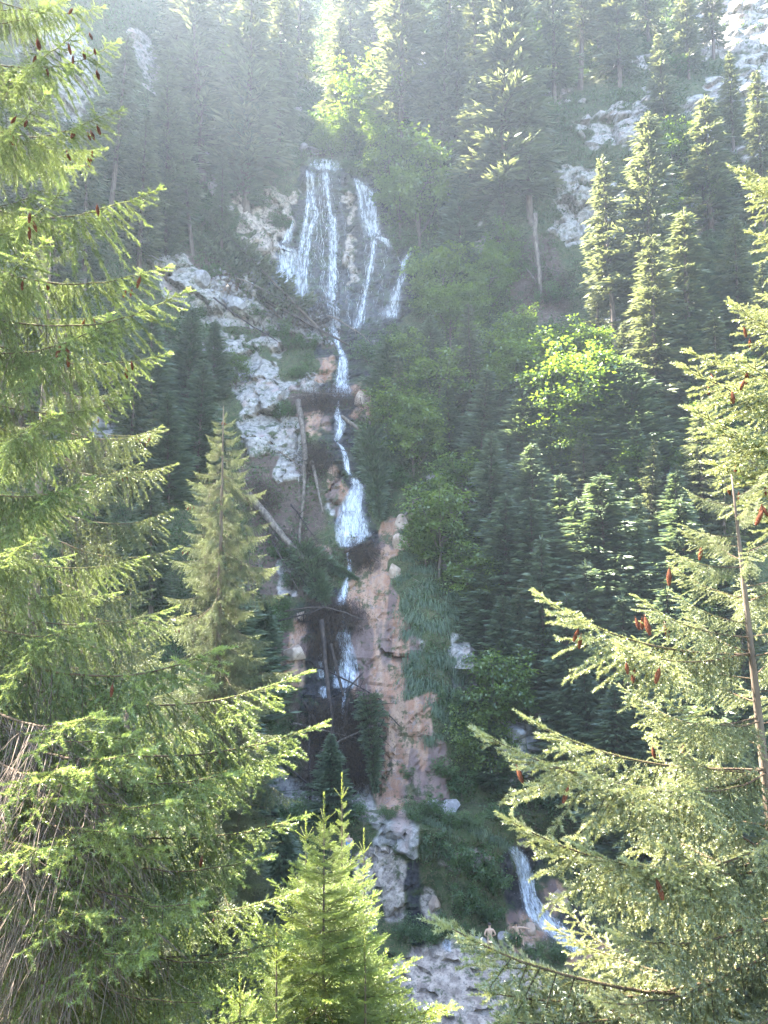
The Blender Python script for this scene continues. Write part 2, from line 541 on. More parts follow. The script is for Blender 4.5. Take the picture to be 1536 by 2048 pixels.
GY = Y0 - disp - 0.25 * rock * np.where(apron, 0, 1) + 0.35 * np.clip(bD, 0, 1)

def F_at(x, z):
    x = np.atleast_1d(np.asarray(x, float))
    z = np.atleast_1d(np.asarray(z, float))
    i = np.clip(np.searchsorted(TX, x) - 1, 0, len(TX) - 2)
    j = np.clip(np.searchsorted(TZ, z) - 1, 0, len(TZ) - 2)
    u = np.clip((x - TX[i]) / (TX[i + 1] - TX[i]), 0, 1)
    v = np.clip((z - TZ[j]) / (TZ[j + 1] - TZ[j]), 0, 1)
    return (GY[j, i] * (1 - u) + GY[j, i + 1] * u) * (1 - v) + (GY[j + 1, i] * (1 - u) + GY[j + 1, i + 1] * u) * v

def at(px, py, lift=0.0):
    """where the line of sight of a photograph pixel meets the mountainside; lift metres in front of it"""
    d = ray(px, py)
    t = np.arange(30, 260, 0.2)
    P = t[:, None] * d
    hit = np.nonzero(P[:, 1] > F_at(P[:, 0], P[:, 2]))[0]
    k = hit[0] if len(hit) else len(t) - 1
    lo, hi = t[max(k - 1, 0)], t[k]
    for _ in range(12):
        mid = 0.5 * (lo + hi)
        q = mid * d
        if q[1] > F_at(q[0], q[2])[0]:
            hi = mid
        else:
            lo = mid
    q = lo * d
    return q - np.array([0, lift, 0])

def rock_mat():
    m, nt, out = new_mat("mountainside")
    a = attr(nt, "cover")
    sep = nt.nodes.new("ShaderNodeSeparateColor")
    nt.links.new(a.outputs["Color"], sep.inputs[0])
    wht, org, wet = sep.outputs[0], sep.outputs[1], sep.outputs[2]
    b = attr(nt, "soil")
    pnk = attr(nt, "pink").outputs["Fac"]
    tc = nt.nodes.new("ShaderNodeTexCoord")
    P = tc.outputs["Object"]
    n1 = noise_n(nt, 0.35, 3, 0.6, P)
    n2 = noise_n(nt, 2.2, 4, 0.65, P)
    n3 = noise_n(nt, 9.0, 2, 0.65, P)
    mp = nt.nodes.new("ShaderNodeMapping")
    mp.inputs["Scale"].default_value = (1.6, 0.6, 0.09)
    nt.links.new(P, mp.inputs[0])
    streak = noise_n(nt, 1.0, 3, 0.6, mp.outputs[0])
    # turf and moss between the rocks
    turf = mixc(nt, ramp(nt, n2, 0.35, 0.65), (0.030, 0.042, 0.018), (0.072, 0.088, 0.034))
    turf = mixc(nt, ramp(nt, n3, 0.48, 0.62), turf, (0.10, 0.085, 0.05))
    soil = mixc(nt, n2, (0.05, 0.035, 0.028), (0.16, 0.115, 0.09))
    g = mixc(nt, b.outputs["Fac"], turf, soil)
    # pale limestone with lichen and dark joints
    lime = mixc(nt, ramp(nt, n2, 0.25, 0.75), (0.165, 0.148, 0.132), (0.40, 0.37, 0.33))
    lime = mixc(nt, ramp(nt, n1, 0.55, 0.72), lime, (0.33, 0.25, 0.22))
    lime = mixc(nt, math_n(nt, 'MULTIPLY', ramp(nt, n3, 0.55, 0.70), 0.4), lime, (0.09, 0.085, 0.08))
    # pinkish cliff
    pk = mixc(nt, ramp(nt, n2, 0.35, 0.65), (0.20, 0.162, 0.135), (0.41, 0.345, 0.285))
    pk = mixc(nt, math_n(nt, 'MULTIPLY', ramp(nt, n3, 0.55, 0.68), 0.7), pk, (0.08, 0.07, 0.065))
    # travertine, stained by the water in upright streaks
    tv = mixc(nt, ramp(nt, streak, 0.36, 0.62), (0.28, 0.15, 0.095), (0.37, 0.24, 0.165))
    tv = mixc(nt, ramp(nt, n2, 0.5, 0.7), tv, (0.25, 0.185, 0.16))
    st2 = nt.nodes.new("ShaderNodeMapping")
    st2.inputs["Scale"].default_value = (0.7, 0.3, 0.05)
    st2.inputs["Location"].default_value = (3.1, 0, 8.0)
    nt.links.new(P, st2.inputs[0])
    dark = noise_n(nt, 1.0, 2, 0.55, st2.outputs[0])
    tv = mixc(nt, math_n(nt, 'MULTIPLY', ramp(nt, dark, 0.50, 0.58), 0.8), tv, (0.14, 0.10, 0.095))
    tv = mixc(nt, math_n(nt, 'MULTIPLY', ramp(nt, n3, 0.58, 0.7), 0.7), tv, (0.12, 0.085, 0.06))
    # wet rock with moss
    wr = mixc(nt, ramp(nt, n2, 0.38, 0.64), (0.018, 0.018, 0.020), (0.055, 0.050, 0.050))
    wr = mixc(nt, math_n(nt, 'MULTIPLY', ramp(nt, n1, 0.5, 0.62), 0.6), wr, (0.04, 0.055, 0.025))
    col = mixc(nt, ramp(nt, wht, 0.25, 0.6), g, lime)
    col = mixc(nt, ramp(nt, pnk, 0.25, 0.6), col, pk)
    col = mixc(nt, ramp(nt, org, 0.25, 0.6), col, tv)
    col = mixc(nt, ramp(nt, wet, 0.2, 0.7), col, wr)
    # moss rides on parts of every rock
    moss = math_n(nt, 'MULTIPLY', ramp(nt, noise_n(nt, 0.9, 4, 0.75, P), 0.52, 0.62), 0.8)
    col = mixc(nt, moss, col, (0.045, 0.065, 0.026))
    p = nd(nt, "ShaderNodeBsdfPrincipled")
    nt.links.new(col, p.inputs["Base Color"])
    r = math_n(nt, 'MULTIPLY_ADD', wet, -0.3)
    r.node.inputs[2].default_value = 0.95
    nt.links.new(r, p.inputs["Roughness"])
    p.inputs["Specular IOR Level"].default_value = 0.15
    bp = nd(nt, "ShaderNodeBump")
    bp.inputs["Strength"].default_value = 0.7
    bp.inputs["Distance"].default_value = 0.13
    nt.links.new(math_n(nt, 'ADD', n2, math_n(nt, 'MULTIPLY', n3, 0.4)), bp.inputs["Height"])
    nt.links.new(bp.outputs[0], p.inputs["Normal"])
    nt.links.new(p.outputs[0], out.inputs[0])
    return m

M['rock'] = rock_mat()

def grid_mesh(name, P, mat, flip=False):
    nz, nx, _ = P.shape
    me = bpy.data.meshes.new(name)
    me.vertices.add(nz * nx)
    me.vertices.foreach_set("co", P.astype(np.float32).ravel())
    i = np.arange(nz - 1)[:, None] * nx
    j = np.arange(nx - 1)[None, :]
    a = i + j
    q = np.stack([a, a + 1, a + nx + 1, a + nx], -1).reshape(-1, 4)
    if flip:
        q = q[:, ::-1]
    me.loops.add(q.size)
    me.loops.foreach_set("vertex_index", q.ravel().astype(np.int32))
    me.polygons.add(len(q))
    me.polygons.foreach_set("loop_start", (np.arange(len(q)) * 4).astype(np.int32))
    me.polygons.foreach_set("use_smooth", np.zeros(len(q), bool))
    me.materials.append(mat)
    me.update(calc_edges=True)
    return me

me = grid_mesh("mountainside", np.stack([GX, GY, GZ], -1), M['rock'])
ca = me.attributes.new("cover", 'FLOAT_COLOR', 'POINT')
ca.data.foreach_set("color", np.stack([bW, bO, bD, np.ones_like(bW)], -1).astype(np.float32).ravel())
for nm, ar in (("soil", blur(mS, 3)), ("pink", bP)):
    s_ = me.attributes.new(nm, 'FLOAT', 'POINT')
    s_.data.foreach_set("value", ar.astype(np.float32).ravel())
struct(obj("mountainside", me), "steep wooded mountainside with pale crags and a stained travertine gully")

# the slope the camera stands on, falling away to the stream
hx = np.linspace(-60, 60, 121)
hy = np.linspace(-30, 43, 110)
HX, HY = np.meshgrid(hx, hy)

def near_z(x, y):
    x, y = np.asarray(x, float), np.asarray(y, float)
    return -1.75 - 0.66 * np.maximum(y - 1.0, 0) + 0.12 * np.minimum(y + 3, 0) - 0.25 * np.abs(fbm(x * 0.3, y * 0.3, 151, 3))

def turf_mat():
    m, nt, out = new_mat("hillside turf")
    tc = nt.nodes.new("ShaderNodeTexCoord")
    n = noise_n(nt, 1.2, 6, 0.65, tc.outputs["Object"])
    col = mixc(nt, ramp(nt, n, 0.35, 0.65), (0.05, 0.05, 0.025), (0.11, 0.13, 0.05))
    p = nd(nt, "ShaderNodeBsdfPrincipled")
    p.inputs["Roughness"].default_value = 0.95
    nt.links.new(col, p.inputs["Base Color"])
    nt.links.new(p.outputs[0], out.inputs[0])
    return m
M['turf'] = turf_mat()
struct(obj("hillside_ground", grid_mesh("hillside_ground", np.stack([HX, HY, near_z(HX, HY)], -1), M['turf'])), "mossy near slope falling towards the stream")

# ------------------------------------------------------------------ trees of the slope
def rand_unit(r, n):
    v = r.normal(size=(n, 3))
    return v / np.linalg.norm(v, axis=1)[:, None]

def spruce_proto(seed, H, R, style):
    """returns trunk mesh and crown mesh of a spruce; style old / young / thin"""
    r = np.random.default_rng(seed)
    tb = MB()
    nz = 14
    zz = np.linspace(-1.2, H, nz)
    lean = np.cumsum(r.normal(0, 0.006 * H / 10, (nz, 2)), axis=0)
    lean -= lean[1]
    pts = np.column_stack([lean, zz])
    r0 = H * (0.012 if style != 'young' else 0.010)
    tb.tube(pts, np.maximum(r0 * (1 - np.clip(zz, 0, H) / H) ** 0.8, 0.012), 7)
    def axis_at(z):
        return np.stack([np.interp(z, zz, pts[:, 0]), np.interp(z, zz, pts[:, 1]), z], -1)
    cr = MB()
    bare = {'old': 0.16, 'young': 0.03, 'thin': 0.34}[style]
    step = {'old': 0.42, 'young': 0.27, 'thin': 0.46}[style]
    z = H * bare
    C, D, S, L, W, T = [], [], [], [], [], []
    ph = r.uniform(0, 6.28)
    lop = r.uniform(0, 6.28)
    while z < H * 0.985:
        f = z / H
        k = r.integers(4, 7)
        prof = 1.1 * (1 - f) ** (0.85 if style == 'young' else 0.68) if f > 0.12 else (0.75 + 2 * f)
        gap = 0.75 + 0.35 * math.sin(z * 1.7 + ph) + r.normal(0, 0.12)
        for i in range(k):
            az = ph + z * 2.4 + i * 6.283 / k + r.normal(0, 0.25)
            ln = R * prof * (r.uniform(0.45, 1.2)) * (0.8 + 0.2 * gap) * (1 + 0.14 * math.cos(az - lop))
            if style != 'young' and r.random() < 0.16:
                ln *= 0.5
            ln = max(ln, 0.16)
            pit = {'old': 0.25 - 0.75 * (1 - f), 'thin': 0.1 - 0.75 * (1 - f), 'young': 0.55 - 0.75 * (1 - f)}[style] + r.normal(0, 0.1)
            o = axis_at(z + r.uniform(-0.7, 0.7) * step * (H / 16) ** 0.5)
            hd = np.array([math.cos(az), math.sin(az), 0])
            lat = np.array([-math.sin(az), math.cos(az), 0])
            n = int(7 + ln * (22 if style != 'young' else 22))
            t = r.uniform(0.12, 1.0, n) ** 0.8
            # spine: out, sagging, tips up again
            zz_ = ln * (math.sin(pit) * t + 0.22 * t ** 3 - 0.10 * t)
            c = o + hd * (ln * math.cos(pit) * t)[:, None] + np.array([0, 0, 1.0]) * zz_[:, None]
            sd = np.where(r.random(n) < 0.5, 1, -1)
            spread = (0.12 + 0.22 * (1 - t)) * ln * r.uniform(0, 1, n)
            c = c + lat * (sd * spread)[:, None]
            hang = {'old': 0.95, 'thin': 1.0, 'young': 0.25}[style]
            d = hd * (r.uniform(0.35, 1.0, n) + 0.6 * t)[:, None] + lat * (sd * r.uniform(0.2, 0.9, n))[:, None] + np.array([0, 0, -1.0]) * (hang * r.uniform(0.2, 1.1, n) * (1.15 - 0.7 * t))[:, None]
            s = np.cross(d, rand_unit(r, n))
            C.append(c); D.append(d); S.append(s)
            L.append(r.uniform(0.30, 0.75, n) * (0.8 + 0.02 * H) * (0.55 + 0.45 * min(1, ln)))
            W.append(r.uniform(0.06, 0.15, n) * (0.8 + 0.02 * H))
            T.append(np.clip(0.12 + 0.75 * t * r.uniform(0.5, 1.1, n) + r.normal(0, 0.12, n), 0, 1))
            # the branch's own wood
            tb.tube(np.vstack([o, o + hd * ln * 0.5 * math.cos(pit) + np.array([0, 0, ln * 0.5 * math.sin(pit) - 0.03 * ln]), o + hd * ln * 0.9 * math.cos(pit) + np.array([0, 0, ln * (0.9 * math.sin(pit) + 0.07)])]),
                    [0.012 * ln + 0.006, 0.008 * ln + 0.004, 0.004], 3, cap=False)
        z += step * r.uniform(0.8, 1.2) * (0.55 + 0.45 * (1 - f)) * (H / 16) ** 0.5
    # leader
    n = 14
    c = axis_at(np.linspace(H * 0.96, H * 1.0, n))
    d = rand_unit(r, n) * 0.5 + np.array([0, 0, 0.9])
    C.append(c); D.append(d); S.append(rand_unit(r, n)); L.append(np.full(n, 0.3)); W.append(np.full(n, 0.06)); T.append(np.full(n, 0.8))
    cr.leaves(np.vstack(C), np.vstack(D), np.vstack(S), np.concatenate(L), np.concatenate(W), np.concatenate(T))
    mat = M['young_spruce'] if style == 'young' else M['spruce']
    return tb.build_mesh("trunk", M['bark'], True), cr.build_mesh("crown", mat), H

def broad_proto(seed, H, R, n_clump, trunk=True, leaf=0.17, mat='broadleaf', per=70):
    r = np.random.default_rng(seed)
    tb = MB()
    cr = MB()
    ends = []
    zs = np.linspace(-0.8, H * 0.6, 7)
    base = np.column_stack([np.cumsum(r.normal(0, 0.05, 7)), np.cumsum(r.normal(0, 0.05, 7)), zs])
    if trunk:
        tb.tube(base, np.linspace(0.014 * H + 0.02, 0.008 * H, 7), 6)
    k = 9 if trunk else 12
    for i in range(k):
        az = i * 2.4 + r.normal(0, 0.3)
        st = base[r.integers(2, 7)] if trunk else np.array([r.normal(0, 0.15 * R), r.normal(0, 0.15 * R), -0.4])
        e = np.array([math.cos(az) * R * r.uniform(0.45, 0.9), math.sin(az) * R * r.uniform(0.45, 0.9), H * r.uniform(0.45, 0.98)])
        mid = (st + e) * 0.5 + np.array([0, 0, -0.05 * H]) + r.normal(0, 0.08 * R, 3)
        tt = np.linspace(0, 1, 6)[:, None]
        cv = (1 - tt) ** 2 * st + 2 * tt * (1 - tt) * mid + tt ** 2 * e
        tb.tube(cv, np.linspace(0.006 * H + 0.008, 0.006, 6), 4, cap=False)
        ends += [cv[3], cv[4], cv[5]]
    ends = np.array(ends)
    C, D, S, L, W, T = [], [], [], [], [], []
    for i in range(n_clump):
        if i < len(ends):
            c = ends[i]
        else:
            u = rand_unit(r, 1)[0]
            rad = r.uniform(0.55, 1.0)
            c = np.array([u[0] * R * rad, u[1] * R * rad, H * 0.58 + u[2] * H * 0.42 * rad])
            c = c + 0.16 * R * np.sin(c[[1, 2, 0]] * 3.1 + seed)
        m = int(per * r.uniform(0.5, 1.3))
        sc = R * r.uniform(0.07, 0.16)
        p = c + r.normal(size=(m, 3)) * np.array([sc, sc, sc * 0.55])
        d = (p - c) / sc * 0.5 + rand_unit(r, m) * 0.6 + np.array([0, 0, -0.25])
        s = np.cross(d, np.array([0, 0, 1.0]) + rand_unit(r, m) * 0.6)
        C.append(p); D.append(d); S.append(s)
        L.append(r.uniform(0.7, 1.3, m) * leaf); W.append(r.uniform(0.5, 0.85, m) * leaf)
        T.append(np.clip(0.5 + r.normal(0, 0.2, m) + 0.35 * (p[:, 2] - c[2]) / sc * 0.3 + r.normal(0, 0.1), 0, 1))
    cr.leaves(np.vstack(C), np.vstack(D), np.vstack(S), np.concatenate(L), np.concatenate(W), np.concatenate(T), 0.12)
    return tb.build_mesh("trunk", M['bark'], True), cr.build_mesh("crown", M[mat]), H

OLD = [spruce_proto(100 + i, 18.0, [2.5, 2.1, 2.9, 2.3][i], 'old') for i in range(4)]
THIN = [spruce_proto(120 + i, 18.0, [1.9, 2.2][i], 'thin') for i in range(2)]
YOUNG = [spruce_proto(140 + i, 9.0, [1.9, 2.5, 1.6, 2.1, 2.8, 1.8][i], 'young') for i in range(6)]
BROAD = [broad_proto(160 + i, 7.0, [2.4, 2.8, 2.2][i], 85, leaf=0.24, per=60) for i in range(3)]
SHRUB = [broad_proto(180 + i, 2.6, [1.7, 2.0, 1.5][i], 50, trunk=False, leaf=0.17, mat='shrub', per=55) for i in range(3)]

PLACED = []      # (kind, object, centre px, centre py, height)
def plant(kind, proto, base, H, rz, wide=1.0, cat='tree', name='spruce_tree', tilt=None):
    e = bpy.data.objects.new(name, None)
    COL.objects.link(e)
    e.empty_display_size = 0.3
    s = H / proto[2]
    e.location = base
    e.rotation_euler = (tilt[0] if tilt else 0, tilt[1] if tilt else 0, rz)
    e.scale = (s * wide, s * wide, s)
    obj("trunk", proto[0], e)
    obj("crown", proto[1], e)
    e['category'] = cat
    px, py = project(np.array(base) + np.array([0, 0, H * 0.6]))
    PLACED.append((kind, e, float(px), float(py), H))
    return e

def height_for(base, top_py):
    """height of a tree rooted at base whose tip is seen at photograph row top_py"""
    d = ray(768, top_py)
    return base[1] * d[2] / d[1] - base[2]

R_ = random.Random(5)
# px, row of the tip, row of the root, kind, width factor
SPR = [
    (690, 22, 285, 'O', 1.0), (800, -190, 330, 'O', 1.05), (742, -150, 240, 'O', 1.0), (875, -160, 370, 'O', 1.0), (1000, -60, 470, 'O', 1.25),
    (938, 150, 460, 'O', 1.0), (1062, -30, 450, 'O', 1.2), (1162, -170, 180, 'T', 1.0), (1110, -150, 215, 'O', 1.0), (1242, -120, 175, 'O', 1.0),
    (1300, 212, 710, 'O', 1.15), (1236, 285, 735, 'T', 1.0), (1196, 385, 700, 'O', 0.7), (1312, 470, 885, 'O', 1.3), (1430, 190, 560, 'T', 1.3),
    (1532, 150, 470, 'O', 1.0), (1480, 430, 720, 'O', 1.0), (1528, 520, 800, 'O', 1.0), (1385, 420, 800, 'T', 1.4), (1440, 620, 900, 'T', 1.1),
    (555, -60, 345, 'O', 1.0), (490, -80, 420, 'O', 1.25), (405, -90, 370, 'O', 1.1), (520, 90, 350, 'O', 1.0),
    (214, 60, 470, 'T', 1.1), (335, 130, 500, 'O', 1.0), (275, 230, 560, 'O', 1.1), (385, 190, 520, 'T', 1.1), (165, 220, 590, 'O', 1.1), (442, 300, 510, 'T', 0.9),
    (40, 60, 500, 'O', 1.1), (110, 300, 640, 'O', 1.1), (330, 330, 545, 'O', 0.9),
    (300, 600, 900, 'Y', 1.0), (372, 610, 830, 'Y', 1.0), (250, 690, 1010, 'O', 1.0), (425, 640, 800, 'Y', 1.0), (335, 780, 1010, 'Y', 1.0), (392, 720, 960, 'Y', 1.0), (215, 560, 850, 'O', 1.0),
    (945, 605, 880, 'O', 0.9), (958, 740, 960, 'Y', 1.0), (982, 865, 1140, 'Y', 0.9), (1072, 890, 1110, 'Y', 1.0), (1090, 1075, 1400, 'Y', 0.9), (1192, 1125, 1430, 'Y', 0.85), (1282, 1035, 1340, 'Y', 0.9),
    (1215, 950, 1210, 'Y', 1.0), (1012, 990, 1260, 'Y', 0.9), (1130, 950, 1170, 'Y', 1.0), (862, 630, 770, 'Y', 1.0), (818, 650, 790, 'Y', 1.0), (780, 670, 790, 'Y', 1.0),
    (1062, 770, 930, 'Y', 1.0), (1140, 1190, 1500, 'Y', 1.0), (1040, 1190, 1440, 'Y', 1.0), (1252, 1190, 1500, 'Y', 1.0), (1300, 880, 1150, 'O', 0.9), (1352, 940, 1230, 'Y', 1.0),
    (1405, 800, 1110, 'O', 0.9), (1450, 880, 1210, 'O', 1.0), (1385, 1000, 1330, 'Y', 1.0), (1185, 1330, 1620, 'Y', 1.0), (1110, 1380, 1590, 'Y', 1.0), (1245, 1380, 1660, 'Y', 1.0),
    (1320, 1180, 1500, 'Y', 1.0), (1400, 1200, 1560, 'Y', 1.0), (1330, 1350, 1650, 'Y', 1.0), (1160, 1000, 1260, 'Y', 0.9), (1250, 1050, 1300, 'Y', 1.0), (1100, 1010, 1240, 'Y', 0.9),
    (900, 760, 900, 'Y', 1.0), (920, 660, 800, 'Y', 0.9), (1000, 640, 760, 'Y', 1.0), (668, 1470, 1640, 'Y', 0.8), (1250, 640, 850, 'O', 0.8),
    (1010, 300, 500, 'O', 1.0), (920, 330, 540, 'Y', 1.0), 
    (1340, 60, 330, 'O', 1.0), (1380, -60, 160, 'O', 0.9), (1470, 100, 300, 'O', 0.9),
    (30, 620, 950, 'O', 1.2), (130, 700, 1050, 'O', 1.2), (190, 880, 1200, 'O', 1.1), (300, 950, 1250, 'O', 1.1), (470, 1150, 1450, 'Y', 1.0), (530, 1200, 1400, 'Y', 0.8),
    (410, 1000, 1300, 'O', 1.0), (500, 1420, 1640, 'Y', 1.0), (440, 1500, 1750, 'O', 1.0), (560, 1640, 1850, 'Y', 1.0), (500, 1680, 1950, 'O', 1.0),
    (1430, 1350, 1720, 'Y', 1.0), (1500, 1150, 1500, 'O', 1.0), (1290, 1500, 1780, 'Y', 1.0), (1370, 1600, 1850, 'Y', 1.0),
    (480, 150, 400, 'Y', 1.0), (850, 60, 330, 'O', 0.9), (910, 20, 330, 'O', 0.9), (960, -140, 260, 'O', 1.0), (1020, -160, 230, 'O', 1.0),
    (700, -180, 160, 'O', 1.0), (590, -180, 190, 'O', 1.0), (530, -160, 180, 'O', 1.0), (450, -160, 200, 'O', 1.0), (350, -150, 240, 'O', 1.0), (1060, -200, 130, 'O', 1.0), (1200, -200, 100, 'O', 1.0), (1300, -180, 90, 'O', 1.0), (1430, -150, 120, 'O', 1.0),
]
FQ = random.Random(77)
def near_feature(px, py):
    return any(a < px < c and b < py < d for a, b, c, d in ((860, 540, 1290, 900), (540, 290, 850, 700), (1080, 250, 1290, 560), (560, 690, 790, 1620), (690, 1000, 960, 1620), (1080, 320, 1290, 490), (1130, 190, 1320, 300), (420, 680, 640, 980), (300, 500, 660, 700), (980, 1420, 1130, 1570), (740, 1600, 1240, 2048)))
cand = []
while len(cand) < 66:
    px, py = FQ.uniform(800, 1530), FQ.uniform(560, 1640)
    if near_feature(px, py) or (px < 960 and py > 1080):
        continue
    if min([math.hypot(px - a[0], (py - a[2]) * 0.7) for a in SPR + cand] + [99]) < 34:
        continue
    hgt = FQ.uniform(110, 230) * (0.75 if py < 800 else 1.0)
    cand.append((px, py - hgt, py, FQ.choice('YYYYO'), FQ.uniform(0.85, 1.2)))
SPR = SPR + cand
for px, top, root, kd, wd in SPR:
    b = at(px, root)
    H = height_for(b, top)
    pr = {'O': OLD, 'T': THIN, 'Y': YOUNG}[kd]
    proto = pr[R_.randrange(len(pr))]
    plant('spruce', proto, tuple(b + np.array([0, 0.3, 0])), H, R_.uniform(0, 6.28), wd * (1.15 if kd != "Y" else 1.32) * min(1.5, (proto[2] / H) ** 0.25) * R_.uniform(0.85, 1.2), 'tree', 'spruce_tree', tilt=(R_.gauss(0, 0.035), R_.gauss(0, 0.035)))

# broadleaved trees: px, tip, root, width factor
BRD = [
    (738, 125, 310, 1.0), (705, 190, 300, 1.1), (770, 215, 340, 1.1), (842, 275, 500, 0.9), (690, 225, 310, 1.2), (880, 485, 650, 1.0), (1000, 445, 570, 1.0), (1050, 665, 830, 1.2), (1152, 675, 910, 1.1), (1085, 855, 970, 1.1),
    (1205, 700, 860, 1.0), (880, 955, 1160, 1.1), (830, 800, 960, 1.2), (872, 700, 860, 1.2), (782, 765, 900, 1.2), (1000, 1285, 1490, 1.1), (1045, 610, 720, 1.0), (915, 900, 1050, 1.2),
    (940, 1080, 1230, 1.2), (1080, 40, 200, 0.9), (915, 85, 190, 0.8), (660, 250, 320, 1.3), (780, 250, 390, 1.1), (800, 330, 470, 1.0), (900, 560, 700, 1.1), (980, 500, 640, 1.1),
    (1390, 880, 1000, 1.2), (1010, 700, 830, 1.1), (1110, 720, 880, 1.0), (500, 60, 280, 0.8), (1460, 700, 860, 1.0), (1150, 1260, 1420, 1.0), (1400, 1120, 1330, 1.1),
    (960, 1400, 1560, 1.0), (470, 700, 780, 1.1), (850, 1020, 1140, 1.0), (1345, 250, 380, 1.0),
]
for _ in range(34):
    px, py = FQ.uniform(790, 1500), FQ.uniform(380, 1500)
    if near_feature(px, py) or near_feature(px, py - 60):
        continue
    BRD.append((px, py - FQ.uniform(70, 140), py, FQ.uniform(0.9, 1.3)))
BRD += [(970, 640, 770, 1.2), (1015, 690, 850, 1.2), (1090, 650, 800, 1.2), (1180, 640, 790, 1.1), (1110, 790, 930, 1.2), (935, 560, 690, 1.1), (1240, 760, 890, 1.0)]
for px, top, root, wd in BRD:
    b = at(px, root)
    H = height_for(b, top)
    proto = BROAD[R_.randrange(3)]
    plant('broad', proto, tuple(b + np.array([0, 0.2, 0])), H, R_.uniform(0, 6.28), wd * 1.05, 'tree', 'broadleaf_tree')

# shrubs: px, py of the foot, height
SHR = [
    (655, 275, 3.5), (715, 310, 3.0), (760, 345, 3.0), (700, 345, 2.0), (800, 505, 3.0), (860, 560, 3.5), (845, 640, 3.0), (745, 730, 3.0), (790, 720, 3.5), (770, 790, 3.0), (800, 850, 3.5),
    (770, 930, 3.0), (840, 900, 3.0), (800, 980, 2.5), (620, 700, 2.0), (560, 680, 2.5), (600, 760, 2.0), (575, 840, 2.0), (580, 700, 2.0), (510, 640, 2.0), (450, 470, 3.0), (400, 450, 3.0), (470, 330, 3.0),
    (520, 420, 2.5), (540, 370, 3.0), (575, 340, 3.0), (560, 460, 2.5), (900, 1430, 2.0), (930, 1480, 2.0), (960, 1520, 2.0), (890, 1560, 1.6), (930, 1600, 2.0), (1000, 1590, 1.8), (1060, 1620, 2.0), (1120, 1650, 2.2),
    (870, 1720, 1.8), (910, 1750, 2.0), (950, 1760, 2.2), (985, 1790, 2.0), (930, 1830, 1.7), (975, 1850, 1.7), (905, 1870, 1.3), (870, 1640, 1.5), (1190, 1760, 2.2), (1250, 1820, 2.2), (1140, 1720, 2.0),
    (860, 1890, 1.1), (820, 1880, 1.2), (830, 1640, 1.3), (700, 1650, 1.6), (640, 1660, 1.6), (590, 1640, 1.6), (540, 1700, 2.0), (600, 1740, 2.0), (470, 1560, 2.0), (520, 1280, 2.5), (480, 1330, 2.5), (560, 1120, 1.8),
    (590, 1180, 1.6), (560, 1230, 1.6), (960, 430, 3.0), (1330, 240, 3.0), (1080, 250, 3.5), (1040, 180, 3.5), (1350, 160, 3.5), (1320, 330, 3.0), 
    (1040, 560, 2.5), (1100, 610, 2.5), (1010, 960, 3.0), (1240, 880, 2.5), (1300, 960, 2.5), (1020, 1420, 2.5), (1080, 1330, 2.5), (1250, 1500, 2.5), (1180, 1560, 2.5), (420, 560, 2.0), (380, 640, 2.5), (330, 680, 3.0), (1030, 1900, 1.0),
    (1120, 1930, 1.0), (1070, 1920, 0.9), (1000, 1650, 1.3), (950, 1660, 1.2), (905, 1660, 1.2), (1085, 1690, 1.3), (780, 1640, 1.0), (815, 1560, 1.0),
]
for px, py, H in SHR:
    b = at(px, py)
    proto = SHRUB[R_.randrange(3)]
    plant('shrub', proto, tuple(b + np.array([0, 0.25, -0.1])), H, R_.uniform(0, 6.28), 1.0, 'shrub', 'leafy_shrub')

# ------------------------------------------------------------------ low growth over the whole slope (uncountable)
def scatter_ground(n, seed):
    r = np.random.default_rng(seed)
    x = r.uniform(-72, 72, n)
    z = r.uniform(-25, 112, n)
    y = F_at(x, z)
    P = np.stack([x, y, z], -1)
    px, py = project(P)
    keep = (px > -60) & (px < 1600) & (py > -60) & (py < 2110)
    P, px, py = P[keep], px[keep], py[keep]
    i = np.clip(np.searchsorted(TX, P[:, 0]), 0, len(TX) - 1)
    j = np.clip(np.searchsorted(TZ, P[:, 2]), 0, len(TZ) - 1)
    rk = rock[j, i]
    keep = (rk < 0.25) | (r.random(len(P)) < 0.045)
    keep &= ~((bO[j, i] > 0.3) & (r.random(len(P)) < 0.8)) & ~apron[j, i]
    return P[keep], r

P, r = scatter_ground(150000, 301)
dens = fbm(P[:, 0] * 0.25, P[:, 2] * 0.25, 305, 3)
m = dens + 0.5 * fbm(P[:, 0] * 1.3, P[:, 2] * 1.3, 306, 2) + r.normal(0, 0.15, len(P)) > -0.12
P = P[m]
k = 6
tone_p = np.clip(0.45 + 0.5 * fbm(P[:, 0] * 0.12, P[:, 2] * 0.12, 307, 3), 0, 1)
C = np.repeat(P, k, 0) + r.normal(0, 0.28, (len(P) * k, 3)) + np.array([0, -0.08, 0.05])
D = rand_unit(r, len(C)) * 0.9 + np.array([0, -0.5, 0.1])
S = np.cross(D, rand_unit(r, len(C)))
near_f = np.clip(C[:, 1] / 70, 0.65, 1.5)
ug = MB()
ug.leaves(C, D, S, r.uniform(0.18, 0.42, len(C)) * near_f, r.uniform(0.08, 0.19, len(C)) * near_f, np.clip(np.repeat(tone_p, k) + r.normal(0, 0.18, len(C)), 0, 1))
tag(obj("undergrowth", ug.build_mesh("undergrowth", M['ground_leaves'])), "low leafy growth covering the soil between the rocks", 'undergrowth', kind='stuff')

